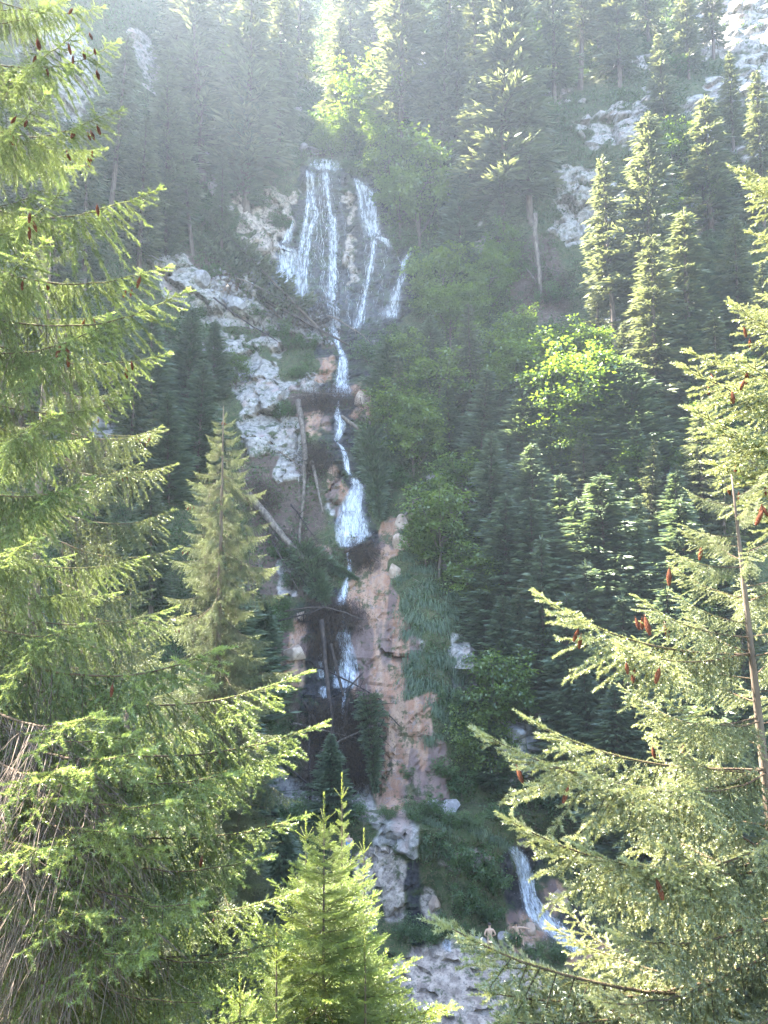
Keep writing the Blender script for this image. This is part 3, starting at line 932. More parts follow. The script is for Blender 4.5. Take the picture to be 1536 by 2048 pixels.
# ------------------------------------------------------------------ close spruces: every shoot carries its needles
def fg_branch(seed, L, style, matname, coarse=1.0, bare=False):
    """one bough along +x from the origin; returns (wood+needle meshes, tip, cone points). style weep / stiff / young"""
    r = np.random.default_rng(seed)
    wood, leafm, dead = MB(), MB(), MB()
    n = 26
    t = np.linspace(0, 1, n)
    sag = {'weep': (0.30, 0.34), 'stiff': (0.10, 0.22), 'young': (-0.10, 0.16)}[style]
    wob = np.cumsum(r.normal(0, 0.006 * L, n))
    main = np.column_stack([L * t * (1 - 0.04 * t), wob, L * (-sag[0] * t + sag[1] * t ** 2.3)])
    r0 = {'weep': 0.0085, 'stiff': 0.0065, 'young': 0.0035}[style] * (L / {'weep': 2.6, 'stiff': 1.6, 'young': 0.8}[style])
    wood.tube(main, r0 * (1 - t) ** 0.7 + 0.0022, 6)
    def along(c, u):
        u = np.clip(u, 0, 1) * (len(c) - 1)
        i = np.minimum(u.astype(int), len(c) - 2)
        f = (u - i)[:, None]
        return c[i] * (1 - f) + c[i + 1] * f, c[i + 1] - c[i]
    AX0, AX1, AGE, MID = [], [], [], []        # needle-bearing straight pieces
    def seg(c, age0, age1, start=0.0):
        k = len(c)
        for i in range(k - 1):
            u = i / (k - 1)
            if u < start:
                continue
            AX0.append(c[i]); AX1.append(c[i + 1]); AGE.append(age0 + (age1 - age0) * u)
    seg(main, 0.15, 1.0, 0.8 if bare else 0.25 if style != 'young' else 0.12)
    sp = {'weep': 0.040, 'stiff': 0.038, 'young': 0.036}[style]
    s0 = {'weep': 0.22, 'stiff': 0.10, 'young': 0.06}[style]
    pos = np.arange(s0 * L, 0.975 * L, sp)
    side = 1
    G = np.array([0, 0, -1.0])
    for p in pos:
        u = p / L + r.normal(0, 0.006)
        side = -side
        c0, tg = along(main, np.array([u]))
        c0, tg = c0[0], tg[0] / np.linalg.norm(tg[0])
        lat = np.array([0, side, 0]) * 1.0
        if style == 'weep':
            prof = min(1.0, (1 - u) * 2.6 + 0.08) * (0.55 + 0.45 * min(1, u * 2.2))
            l2 = 0.25 * L * prof * r.uniform(0.6, 1.15)
            hang = 1.25 * min(1, (1 - u) * 1.8 + 0.12) + r.normal(0, 0.12)
        elif style == 'stiff':
            prof = min(1.0, (1 - u) * 2.4 + 0.10) * (0.7 + 0.3 * min(1, u * 2))
            l2 = 0.27 * L * prof * r.uniform(0.6, 1.1)
            hang = 0.85 * min(1, (1 - u) * 1.6) + r.normal(0, 0.15)
        else:
            prof = min(1.0, (1 - u) * 1.8 + 0.12)
            l2 = 0.36 * L * prof * r.uniform(0.7, 1.1)
            hang = 0.05 + r.normal(0, 0.1)
        d = tg * r.uniform(0.55, 0.8) + lat * r.uniform(0.55, 0.9) * (1 - 0.35 * min(1, max(hang, 0))) + G * hang
        d /= np.linalg.norm(d)
        k = max(3, int(l2 / 0.06) + 2)
        w = np.linspace(0, 1, k)[:, None]
        c2 = c0 + d * l2 * w + G * (0.20 * l2 * max(hang, 0) * w ** 2) + np.array([0, 0, 1]) * (0.12 * l2 * (1 - min(1, max(hang, 0))) * w ** 2)
        if style == 'weep' and (bare and u < 0.82 or u < 0.55 and r.random() < 0.62 * (1 - u)):
            # shed twigs of the inner crown: bare, grey, branching
            dead.tube(c2, np.linspace(0.0042, 0.0012, k), 3, cap=False)
            for q in range(int(l2 / 0.045)):
                a0 = c2[r.integers(1, k)]
                dv = d + rand_unit(r, 1)[0] * 0.8 + G * 0.3
                dead.tube(np.vstack([a0, a0 + dv * 0.06, a0 + dv * 0.12 + G * 0.02]), [0.0018, 0.0013, 0.0008], 3, cap=False)
            continue
        wood.tube(c2, np.linspace(0.0035 if style != 'young' else 0.002, 0.0012, k), 3, cap=False)
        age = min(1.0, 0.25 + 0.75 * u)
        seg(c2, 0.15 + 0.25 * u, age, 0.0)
        # third order shoots
        m = int(l2 / (0.036 if style != 'young' else 0.030))
        sgn = 1
        for q in range(m):
            v_ = (q + 0.6) / m
            sgn = -sgn
            b0, bt = along(c2, np.array([v_]))
            b0, bt = b0[0], bt[0] / (np.linalg.norm(bt[0]) + 1e-9)
            sdv = np.cross(bt, np.array([0.2, 0.1, 1.0]) if abs(bt[2]) < 0.8 else np.array([1.0, 0.2 * side, 0]))
            sdv = sdv / (np.linalg.norm(sdv) + 1e-9) * sgn
            l3 = r.uniform(0.06, 0.14) * (1.15 - 0.6 * v_) * min(1.0, 0.5 + l2 * 2)
            dv = bt * 0.75 + sdv * 0.75 + rand_unit(r, 1)[0] * 0.25 + G * 0.18 * max(hang, 0)
            dv /= np.linalg.norm(dv)
            AX0.append(b0); AX1.append(b0 + dv * l3); AGE.append(np.clip(0.10 + 0.65 * v_ * u + r.uniform(0, 0.30), 0, 1))
    # tip fan
    for q in range(5):
        dv = np.array([1.0, (q - 2) * 0.38, 0.42 + r.normal(0, 0.12)])
        dv /= np.linalg.norm(dv)
        AX0.append(main[-1] - dv * 0.01); AX1.append(main[-1] + dv * r.uniform(0.06, 0.12)); AGE.append(1.0)
    A0, A1, AG = np.array(AX0), np.array(AX1), np.array(AGE)
    ln = np.linalg.norm(A1 - A0, axis=1)
    dens = {'weep': 820, 'stiff': 950, 'young': 800}[style]
    cnt = np.maximum(3, (ln * dens / coarse ** 2 * r.uniform(0.85, 1.1, len(ln))).astype(int))
    idx = np.repeat(np.arange(len(ln)), cnt)
    N = len(idx)
    dirs = (A1 - A0) / (ln[:, None] + 1e-9)
    u = r.random(N)
    p = A0[idx] + (A1 - A0)[idx] * u[:, None]
    dd = dirs[idx]
    rad = rand_unit(r, N)
    rad = rad - dd * (rad * dd).sum(1)[:, None]
    rad = rad / (np.linalg.norm(rad, axis=1)[:, None] + 1e-9)
    rad = rad + np.array([0, 0, 0.25])
    nd_ = dd * r.uniform(0.5, 0.95, N)[:, None] + rad * 0.8
    nd_ /= np.linalg.norm(nd_, axis=1)[:, None]
    nl = r.uniform(0.013, 0.021, N) * coarse ** 0.6
    sv = np.cross(nd_, rand_unit(r, N))
    sv /= np.linalg.norm(sv, axis=1)[:, None] + 1e-9
    wdt = (0.0021 if style != 'young' else 0.0019) * coarse ** 1.2
    v = np.stack([p - sv * wdt, p + sv * wdt, p + nd_ * nl[:, None]], 1).reshape(-1, 3)
    tone = np.repeat(np.clip(AG[idx] ** (1.5 if style == 'weep' else 1.0) + r.normal(0, 0.08, N), 0, 1), 3)  # age tone; drooping boughs pushed darker inside as painted crown shade
    leafm.add(v, np.arange(N * 3).reshape(-1, 3), None, tone)
    tip = main[-1]
    hangs = [main[int(n * f)] + np.array([0, r.normal(0, 0.10), -0.02]) for f in (0.78, 0.82, 0.86, 0.9)]
    return dict(wood=wood.build_mesh("wood", M['twig'], True), needles=leafm.build_mesh("needles", M[matname]),
                dead=dead.build_mesh("dead_twigs", M['deadtwig']) if dead.n else None, tip=tip, hangs=hangs, L=L)

def cone_mesh():
    mb = MB()
    r = np.random.default_rng(9)
    Lc, k = 0.12, 13
    # overlapping scales round a spindle
    mb.tube(np.column_stack([np.zeros(8), np.zeros(8), -np.linspace(0, Lc * 0.96, 8)]), 0.013 * np.sin(np.linspace(0.35, 2.95, 8)) + 0.003, 8, tone=0.3)
    for i in range(k):
        z = -Lc * (i + 0.3) / k
        rr = 0.0165 * math.sin(math.pi * (0.12 + 0.80 * (i + 0.5) / k)) + 0.003
        for j in range(9):
            a = j * 2 * math.pi / 9 + i * 0.35
            o = np.array([math.cos(a), math.sin(a), 0])
            s = np.array([-math.sin(a), math.cos(a), 0])
            b = o * rr * 0.6 + np.array([0, 0, z])
            v = [b - s * 0.006, b + s * 0.006, o * rr * 1.08 + s * 0.0045 + np.array([0, 0, z - 0.012]), o * rr * 1.16 + np.array([0, 0, z - 0.0165]), o * rr * 1.08 - s * 0.0045 + np.array([0, 0, z - 0.012])]
            mb.add(v, [(0, 1, 2), (0, 2, 4), (4, 2, 3)], None, 0.4 + 0.5 * r.random())
    mb.tube(np.array([[0, 0, 0.02], [0, 0, 0.0], [0, 0, -0.01]]), 0.003, 5, tone=0.2)
    return mb.build_mesh("cone", M['cone'])

def cone_mat():
    m, nt, out = new_mat("ripe spruce cone")
    t = attr(nt, "tone").outputs["Fac"]
    col = mixc(nt, t, (0.07, 0.028, 0.02), (0.17, 0.07, 0.042))
    d = nd(nt, "ShaderNodeBsdfDiffuse")
    nt.links.new(col, d.inputs[0])
    tr = nd(nt, "ShaderNodeBsdfTranslucent")
    tr.inputs[0].default_value = (0.20, 0.07, 0.035, 1)
    mx = nd(nt, "ShaderNodeMixShader", i_0=0.25)
    nt.links.new(d.outputs[0], mx.inputs[1])
    nt.links.new(tr.outputs[0], mx.inputs[2])
    nt.links.new(mx.outputs[0], out.inputs[0])
    return m
M['cone'] = cone_mat()
CONE = cone_mesh()

WEEP = [fg_branch(400 + i, 2.6, 'weep', 'near_spruce') for i in range(4)]
GREY = [fg_branch(410 + i, 2.6, 'weep', 'mid_spruce', 1.9) for i in range(4)]     # farther off: fewer, broader needles
BARE = [fg_branch(416 + i, 2.6, 'weep', 'near_spruce', 1.0, True) for i in range(2)]
INNER = [fg_branch(410 + i, 2.6, 'weep', 'near_spruce', 1.5) for i in range(2)]
STIFF = [fg_branch(420 + i, 1.6, 'stiff', 'pale_spruce') for i in range(4)]
YNG = [fg_branch(440 + i, 0.8, 'young', 'sapling') for i in range(3)]
FR = random.Random(11)
def leader_shoot():
    r = np.random.default_rng(450)
    w, l = MB(), MB()
    w.tube(np.array([[0, 0, 0], [0.1, 0, 0], [0.2, 0, 0.0]]), [0.003, 0.0025, 0.0015], 5)
    n = 170
    u = r.uniform(0.0, 0.2, n)
    a = r.uniform(0, 6.283, n)
    d = np.column_stack([np.full(n, 0.85), np.cos(a) * 0.6, np.sin(a) * 0.6])
    sv = np.cross(d, rand_unit(r, n))
    sv /= np.linalg.norm(sv, axis=1)[:, None]
    p = np.column_stack([u, np.zeros(n), np.zeros(n)])
    l.add(np.stack([p - sv * 0.0016, p + sv * 0.0016, p + d * 0.014], 1).reshape(-1, 3), np.arange(n * 3).reshape(-1, 3), None, 0.9)
    return dict(wood=w.build_mesh("wood", M['twig'], True), needles=l.build_mesh("needles", M['sapling']), dead=None, tip=np.array([0.2, 0, 0.0]), hangs=[], L=0.2)
SHOOT = leader_shoot()

def spruce_near(name, base, top, r_base, label, group=None, sides=12):
    """root empty and its trunk from base to top"""
    e = bpy.data.objects.new(name, None)
    COL.objects.link(e)
    e.location = tuple(base)
    tag(e, label, 'tree', group)
    mb = MB()
    rel = np.array(top) - np.array(base)
    t = np.linspace(0, 1, 24)
    wv = 0.012 * np.linalg.norm(rel) * np.sin(t * 7.0)[:, None] * np.array([1, 0.6, 0]) * (1 - t)[:, None] * 0.4
    mb.tube(t[:, None] * rel + wv, r_base * (1 - t) ** 0.85 + 0.004, sides)
    obj("trunk", mb.build_mesh("trunk", M['bark'], True), e)
    return e

def hang_branch(tree, base_w, tip_w, proto, cones=0, roll=0.0):
    """a bough from a point of the trunk to its tip (world coordinates)"""
    b, tp = Vector(base_w), Vector(tip_w)
    ch = tp - b
    pt = Vector(proto['tip'])
    s = ch.length / pt.length
    yaw = math.atan2(ch.y, ch.x)
    pit = math.asin(max(-1, min(1, ch.z / ch.length))) - math.asin(pt.z / pt.length)
    Mx = Matrix.Translation(b) @ Matrix.Rotation(yaw, 4, 'Z') @ Matrix.Rotation(-pit, 4, 'Y') @ Matrix.Rotation(roll, 4, 'X') @ Matrix.Scale(s, 4)
    loc = Matrix.Translation(-Vector(tree.location)) @ Mx
    br = obj("branch", proto['wood'], tree)
    br.matrix_basis = loc
    obj("needles", proto['needles'], br)
    if proto['dead']:
        obj("dead_twigs", proto['dead'], br)
    for i in range(cones):
        h = Mx @ Vector(proto['hangs'][i % 4])
        c = obj("cone", CONE, tree)
        c.location = h - Vector(tree.location) + Vector((FR.uniform(-0.1, 0.1), FR.uniform(-0.1, 0.1), FR.uniform(-0.07, -0.02)))
        c.rotation_euler = (FR.uniform(-0.4, 0.4), FR.uniform(-0.4, 0.4), FR.uniform(0, 6))
        k = FR.uniform(0.5, 0.8)
        c.scale = (k, k, k)
    return br

def fill_branches(tree, base, top, z_lo, z_hi, n, length, protos, pitch, az_lo=0.0, az_hi=6.283, cone_p=0.0, seed=1):
    """boughs all round the trunk: length(f) metres and pitch(f) at height fraction f"""
    q = random.Random(seed)
    b, t = np.array(base), np.array(top)
    for i in range(n):
        f = (i + q.random()) / n
        z = z_lo + (z_hi - z_lo) * f
        p = b + (t - b) * ((z - b[2]) / (t[2] - b[2]))
        az = az_lo + (az_hi - az_lo) * ((i * 0.618034 + q.uniform(-0.06, 0.06)) % 1.0)
        L = length(f) * q.uniform(0.8, 1.12)
        pt = pitch(f) + q.gauss(0, 0.08)
        tip = p + L * np.array([math.cos(az) * math.cos(pt), math.sin(az) * math.cos(pt), math.sin(pt)])
        hang_branch(tree, p, tip, protos[q.randrange(len(protos))], 3 if q.random() < cone_p else 0, q.uniform(-0.25, 0.25))

# --- the big drooping spruce at the edge of the view
LB, LT = np.array([-3.75, 6.4, near_z(-3.75, 6.4) - 0.2]), np.array([-3.95, 6.6, 7.5])
big = spruce_near("spruce_tree", LB, LT, 0.19, "huge close spruce with drooping boughs and clusters of brown cones", "close spruces framing the view")
def on_trunk(b, t, z):
    return b + (t - b) * ((z - b[2]) / (t[2] - b[2]))
def bough(tree, b, t, px, py, dist, rise, protos, cones=0, k=0):
    tip = pix(px, py, dist)
    hang_branch(tree, on_trunk(b, t, tip[2] + rise), tip, protos[k % len(protos)], cones, 0.0)
for i, (px, py, dist, rise, cones) in enumerate([
        (237, 92, 6.2, 0.15, 4), (150, 60, 5.6, 0.2, 4), (90, 190, 5.4, 0.2, 3), (228, 212, 6.0, 0.2, 4), (205, 20, 6.6, 0.2, 2), (312, 378, 6.1, 0.15, 1), (120, 380, 5.2, 0.25, 3), (325, 528, 6.3, 0.2, 3),
        (372, 590, 6.0, 0.1, 0), (330, 708, 6.6, 0.25, 2), (215, 640, 5.3, 0.3, 3), (60, 480, 5.0, 0.3, 2), (250, 800, 6.0, 0.3, 0), (100, 830, 5.0, 0.4, 0), (340, 1218, 6.4, 0.2, 0), (285, 1115, 6.9, 0.2, 0),
        (445, 1300, 4.7, 0.25, 1), (602, 1350, 6.2, 0.15, 0), (628, 1455, 6.0, 0.25, 1), (560, 1520, 6.4, 0.4, 0), (595, 1632, 6.3, 0.35, 1), (520, 1720, 5.6, 0.4, 0), (250, 1470, 4.6, 0.45, 0), (420, 1560, 4.8, 0.5, 0),
        (330, 1690, 4.7, 0.5, 0), (120, 1600, 4.5, 0.5, 0), (555, 1890, 5.9, 0.5, 0), (480, 1930, 5.2, 0.5, 0), (180, 1250, 4.9, 0.4, 0), (60, 1080, 4.8, 0.4, 0), (170, 960, 5.2, 0.4, 0), (250, 1880, 4.6, 0.6, 0),
        (580, 1780, 6.8, 0.4, 0), (400, 2010, 5.0, 0.6, 0), (520, 2040, 6.0, 0.6, 0), (90, 1800, 4.5, 0.6, 0), (470, 1430, 6.9, 0.2, 0), (300, 1350, 6.8, 0.25, 0)]):
    bough(big, LB, LT, px, py, dist, rise, WEEP, cones, i)
for i, (px, py, dist, rise) in enumerate([(190, 1430, 4.3, 0.35), (300, 1500, 4.3, 0.45), (130, 1540, 4.2, 0.4), (350, 1600, 4.4, 0.5), (230, 1660, 4.3, 0.5), (400, 1800, 4.5, 0.6), (90, 1700, 4.2, 0.5), (300, 1900, 4.4, 0.6), (180, 1830, 4.3, 0.5)]):
    bough(big, LB, LT, px, py, dist, rise, BARE, 0, i)
fill_branches(big, LB, LT, -4.6, 6.0, 34, lambda f: 2.0 - 1.0 * f, WEEP, lambda f: -0.20 + 0.25 * f, -2.2, 1.9, 0.1, 3)
fill_branches(big, LB, LT, -4.6, 6.0, 70, lambda f: 1.5 - 0.6 * f, INNER, lambda f: -0.35 + 0.25 * f, -2.4, 1.9, 0.0, 5)
fill_branches(big, LB, LT, -3.5, 6.8, 26, lambda f: 2.6 - 1.5 * f, WEEP, lambda f: -0.20 + 0.25 * f, 1.9, 4.1, 0.0, 4)

# --- a second spruce behind it
SB, ST = np.array([-5.3, 11.3, near_z(-5.3, 11.3) - 0.2]), np.array([-5.2, 11.4, 5.2])
sec = spruce_near("spruce_tree", SB, ST, 0.16, "coned spruce standing behind the huge drooping one, tips reaching the stream side", "close spruces framing the view")
for i, (px, py, dist, rise, cones) in enumerate([(318, 856, 10.8, 0.2, 3), (345, 1022, 10.6, 0.2, 0), (330, 860, 11.6, 0.2, 3), (290, 930, 10.4, 0.3, 3), (345, 1100, 11.0, 0.3, 0), (350, 930, 11.8, 0.2, 2), (300, 1180, 10.5, 0.3, 0), (250, 780, 10.9, 0.2, 2), (370, 1230, 11.3, 0.3, 0), (330, 1290, 10.4, 0.35, 0)]):
    bough(sec, SB, ST, px, py, dist, rise, GREY, cones, i + 1)
fill_branches(sec, SB, ST, -6.5, 5.0, 78, lambda f: 2.7 - 2.2 * f, GREY, lambda f: -0.22 + 0.35 * f, 0, 6.283, 0.15, 7)

# --- bright spruce on the other side
RB, RT = np.array([2.62, 4.75, near_z(2.62, 4.75) - 0.1]), np.array([2.12, 4.55, 0.55])
rt = spruce_near("spruce_tree", RB, RT, 0.055, "bright young spruce with pale shoots and visible slim stem, a few cones", "close spruces framing the view", 10)
for i, (px, py, dist, rise, cones) in enumerate([
        (1084, 1196, 4.2, -0.36, 2), (1270, 1195, 4.35, -0.25, 4), (1052, 1436, 4.4, -0.34, 0), (988, 1480, 4.1, -0.38, 2), (1020, 1642, 4.3, -0.42, 0), (890, 1842, 4.1, -0.66, 0), (1150, 1690, 4.0, -0.3, 1), (1290, 1420, 4.3, -0.1, 0),
        (1160, 1960, 4.5, -0.15, 0), (980, 1975, 4.2, -0.05, 0), (1330, 1100, 4.4, -0.1, 1), (1200, 1560, 4.0, -0.1, 0), (1240, 1290, 4.1, -0.1, 3), (1010, 2030, 4.0, -0.05, 0), (1220, 1860, 4.0, -0.2, 0), (1280, 1730, 3.9, -0.1, 0),
        (1360, 1060, 4.6, -0.1, 1), (1330, 1560, 3.9, -0.15, 0), (1180, 1990, 3.9, -0.1, 0)]):
    bough(rt, RB, RT, px, py, dist, rise, STIFF, cones, i)
fill_branches(rt, RB, RT, -3.3, 0.45, 56, lambda f: 1.75 - 1.5 * f ** 1.2, STIFF, lambda f: 0.02 + 0.45 * f, 0, 6.283, 0.06, 9)

# --- boughs of a spruce whose stem stands outside the view
QB, QT = np.array([3.75, 5.6, near_z(3.75, 5.6) - 0.1]), np.array([3.75, 5.6, 5.0])
q_ = spruce_near("spruce_tree", QB, QT, 0.10, "coned spruce boughs reaching in at the edge above the bright young spruce", "close spruces framing the view", 10)
for i, (px, py, dist, rise, cones) in enumerate([(1362, 745, 5.2, -0.2, 2), (1395, 706, 5.4, -0.2, 3), (1466, 612, 5.3, -0.3, 2), (1515, 620, 5.5, -0.2, 0), (1378, 830, 5.1, -0.2, 0), (1440, 930, 5.2, -0.1, 3), (1490, 365, 5.4, -0.2, 0), (1500, 470, 5.5, -0.2, 0), (1475, 730, 5.0, -0.2, 4), (1450, 860, 5.0, -0.15, 2), (1490, 1010, 5.3, -0.1, 0)]):
    bough(q_, QB, QT, px, py, dist, rise, STIFF, cones, i + 2)
fill_branches(q_, QB, QT, -3.5, 3.2, 16, lambda f: 1.5 - 0.5 * f, STIFF, lambda f: 0.0 + 0.3 * f, 1.9, 4.5, 0.1, 13)

# --- the spruce standing free in front of the gully
MB_, MT_ = np.array([-4.15, 19.0, near_z(-4.15, 19.0) - 0.2]), pix(447, 812, 19.0)
mid = spruce_near("spruce_tree", MB_, MT_, 0.17, "free-standing coned spruce with ragged tip in front of the pale crag", "close spruces framing the view", 10)
fill_branches(mid, MB_, MT_, -9.5, MT_[2] - 0.25, 190, lambda f: 0.22 + 2.9 * (1 - f) ** 0.62 * (0.35 + 0.75 * abs(math.sin(f * 5123.7))), GREY, lambda f: -0.62 + 0.75 * f ** 2, 0, 6.283, 0.10, 17)
fill_branches(mid, MB_, MT_, -9.5, MT_[2] - 0.4, 260, lambda f: 0.2 + 1.25 * (1 - f) ** 0.6, GREY, lambda f: -0.6 + 0.5 * f ** 2, 0, 6.283, 0.0, 18)
# --- another one lower down, filling in under the huge one
NB_, NT_ = np.array([-4.9, 14.5, near_z(-4.9, 14.5) - 0.2]), pix(262, 1180, 14.5)
low = spruce_near("spruce_tree", NB_, NT_, 0.13, "shaded spruce standing lower down between the huge one and the saplings", "close spruces framing the view", 10)
fill_branches(low, NB_, NT_, -8.6, NT_[2] - 0.2, 90, lambda f: 0.25 + 2.1 * (1 - f) ** 0.7, GREY, lambda f: -0.25 + 0.6 * f ** 2, 0, 6.283, 0.0, 19)

# --- saplings at the foot of the view
def sapling(px, top_py, dist, width, label, n=60, seed=1, wood=0.03):
    tp = pix(px, top_py, dist)
    b = np.array([tp[0] + 0.03, tp[1], near_z(tp[0], tp[1]) - 0.1])
    e = spruce_near("spruce_sapling", b, tp, wood, label, "sunlit spruce saplings", 8)
    H = tp[2] - b[2]
    fill_branches(e, b, tp, b[2] + 0.05 * H, tp[2] - 0.03 * H, n, lambda f: width * (1 - f) ** 0.9 + 0.10, YNG, lambda f: 0.0 + 0.65 * f ** 1.5, 0, 6.283, 0.0, seed)
    # leader shoots
    q = random.Random(seed)
    for i in range(5):
        a = i * 1.257 + q.random()
        hang_branch(e, tp - np.array([0, 0, 0.12]), tp + np.array([0.14 * math.cos(a), 0.14 * math.sin(a), 0.0]), SHOOT)
    hang_branch(e, tp - np.array([0, 0, 0.2]), tp + np.array([0, 0, 0.24]), SHOOT)
    return e
sapling(648, 1625, 9.5, 1.95, "sunlit spruce sapling with brown stem, the broadest at the foot", 100, 21)
sapling(684, 1580, 11.0, 0.90, "taller thin-topped spruce sapling just behind the broadest one", 80, 22)
sapling(612, 1660, 10.4, 0.70, "slender spruce sapling with bare leader beside the broadest one", 60, 23)
sapling(728, 1690, 11.6, 0.95, "greyish spruce sapling on the travertine side of the broadest one", 70, 24)
sapling(553, 1900, 8.6, 0.7, "small spruce sapling with star-like leader under the drooping boughs", 54, 25)
sapling(800, 1990, 12.0, 0.5, "little spruce sapling in front of the grey rock apron", 40, 26)
sapling(730, 1900, 8.8, 0.6, "low spruce sapling in front of the broadest one, facing the rock apron", 60, 27)
sapling(480, 1980, 7.2, 0.8, "low spruce sapling nestled beneath the huge drooping spruce", 60, 28)

# ------------------------------------------------------------------ falling water
def water_mat():
    m, nt, out = new_mat("falling water")
    t = attr(nt, "tone").outputs["Fac"]
    p = nd(nt, "ShaderNodeBsdfPrincipled")
    p.inputs["Base Color"].default_value = (0.88, 0.90, 0.92, 1)
    p.inputs["Roughness"].default_value = 0.35
    p.inputs["Subsurface Weight"].default_value = 0.0
    tl = nd(nt, "ShaderNodeBsdfTranslucent")
    tl.inputs[0].default_value = (0.8, 0.88, 0.95, 1)
    mx = nd(nt, "ShaderNodeMixShader", i_0=0.3)
    nt.links.new(p.outputs[0], mx.inputs[1])
    nt.links.new(tl.outputs[0], mx.inputs[2])
    tr = nd(nt, "ShaderNodeBsdfTransparent")
    mx2 = nd(nt, "ShaderNodeMixShader")
    tc = nt.nodes.new("ShaderNodeTexCoord")
    mp = nt.nodes.new("ShaderNodeMapping")
    mp.inputs["Scale"].default_value = (4.0, 1.0, 0.8)
    nt.links.new(tc.outputs["Object"], mp.inputs[0])
    st = ramp(nt, noise_n(nt, 1.0, 6, 0.7, mp.outputs[0]), 0.25, 0.68)
    nt.links.new(math_n(nt, 'MULTIPLY', t, st), mx2.inputs[0])
    nt.links.new(tr.outputs[0], mx2.inputs[1])
    nt.links.new(mx.outputs[0], mx2.inputs[2])
    nt.links.new(mx2.outputs[0], out.inputs[0])
    return m
M['water'] = water_mat()

def resample(path, n):
    path = np.array(path, float)
    d = np.concatenate([[0], np.cumsum(np.linalg.norm(np.diff(path[:, :2], axis=0), axis=1))])
    s = np.linspace(0, d[-1], n)
    return np.column_stack([np.interp(s, d, path[:, i]) for i in range(path.shape[1])])

def waterfall(path, label, seed, dens=1.0, veil=0.25, spray=0.3, group="cascades of the stream"):
    """path of (px, py, width px) down the rock; threads of water hugging it, a thin veil behind, drops at the edges"""
    r = np.random.default_rng(seed)
    d = max(6, int(np.hypot(np.diff(np.array(path)[:, 0]), np.diff(np.array(path)[:, 1])).sum() / 5))
    pp = resample(path, d)
    C = np.array([at(a, b) for a, b, _ in pp])
    wid = 1.45 * pp[:, 2] / FPX * (C @ FW)
    C[:, 1] = np.minimum(C[:, 1], np.convolve(np.pad(C[:, 1], 2, mode='edge'), np.ones(5) / 5, 'valid'))
    mb = MB()
    n = len(C)
    def surf(x, i, lift):
        y = np.minimum(F_at(x, C[i, 2]), C[i, 1] + 0.4)
        return np.stack([x, y - lift, C[i, 2]], -1)
    ns = int(max(14, wid.mean() * 70) * dens)
    ii = np.arange(n)
    for k in range(ns):
        u = float(np.clip(r.normal(0, 0.24), -0.6, 0.6))
        wob = np.cumsum(r.normal(0, 0.055, n))
        a = 0 if r.random() < 0.55 else r.integers(0, max(1, n - 3))
        b = n if r.random() < 0.6 else min(n, a + r.integers(3, max(4, n)))
        if b - a < 3:
            continue
        i = ii[a:b]
        x = C[i, 0] + (u + 0.6 * wob[a:b] * 0.5) * wid[i]
        w = r.uniform(0.006, 0.03) * (0.4 + 1.1 * r.random(len(i)))
        p = surf(x, i, 0.10 + 0.12 * r.random())
        q = np.empty((len(i) * 2, 3))
        q[0::2] = p - np.column_stack([w, np.zeros(len(i)), np.zeros(len(i))])
        q[1::2] = p + np.column_stack([w, r.normal(0, 0.01, len(i)), np.zeros(len(i))])
        j = np.arange(len(i) - 1) * 2
        tone = np.clip(r.uniform(0.10, 0.75) + r.normal(0, 0.2, len(i)), 0.03, 1) * (1 - 0.6 * abs(2 * u))
        tone[0] *= 0.4
        tone[-1] *= 0.3
        mb.add(q, None, np.stack([j, j + 1, j + 3, j + 2], 1), np.repeat(tone, 2))
    # veil
    m = max(7, int(wid.mean() * 9))
    us = np.linspace(-0.62, 0.62, m)
    V, T = [], []
    for i in range(n):
        x = C[i, 0] + us * wid[i]
        V.append(surf(x, np.full(m, i), 0.05 + 0.03 * r.random(m)))
        T.append(np.clip(2.6 * veil * np.clip(1 - (us / 0.62) ** 2, 0, 1) ** 1.3 * r.uniform(0.4, 1.4, m) * min(1.0, (i + 0.3) / 2, (n - 1 - i + 0.3) / 2), 0, 1))
    V, T = np.array(V).reshape(-1, 3), np.array(T).ravel()
    gi = np.arange(n - 1)[:, None] * m + np.arange(m - 1)[None, :]
    mb.add(V, None, np.stack([gi, gi + 1, gi + m + 1, gi + m], -1).reshape(-1, 4), T)
    # drops
    nd_ = int(n * 14 * spray * max(0.6, wid.mean()))
    k = r.integers(0, n, nd_)
    u = r.normal(0, 0.42, nd_)
    p = surf(C[k, 0] + u * wid[k], k, 0.15) + r.normal(0, 0.10, (nd_, 3)) + np.array([0, -0.1, 0])
    mb.leaves(p, rand_unit(r, nd_) * 0.4 + np.array([0, 0, -1.0]), rand_unit(r, nd_), r.uniform(0.03, 0.12, nd_), r.uniform(0.015, 0.04, nd_), r.uniform(0.3, 0.8, nd_))
    return tag(obj("waterfall", mb.build_mesh("waterfall", M['water'])), label, 'waterfall', group)

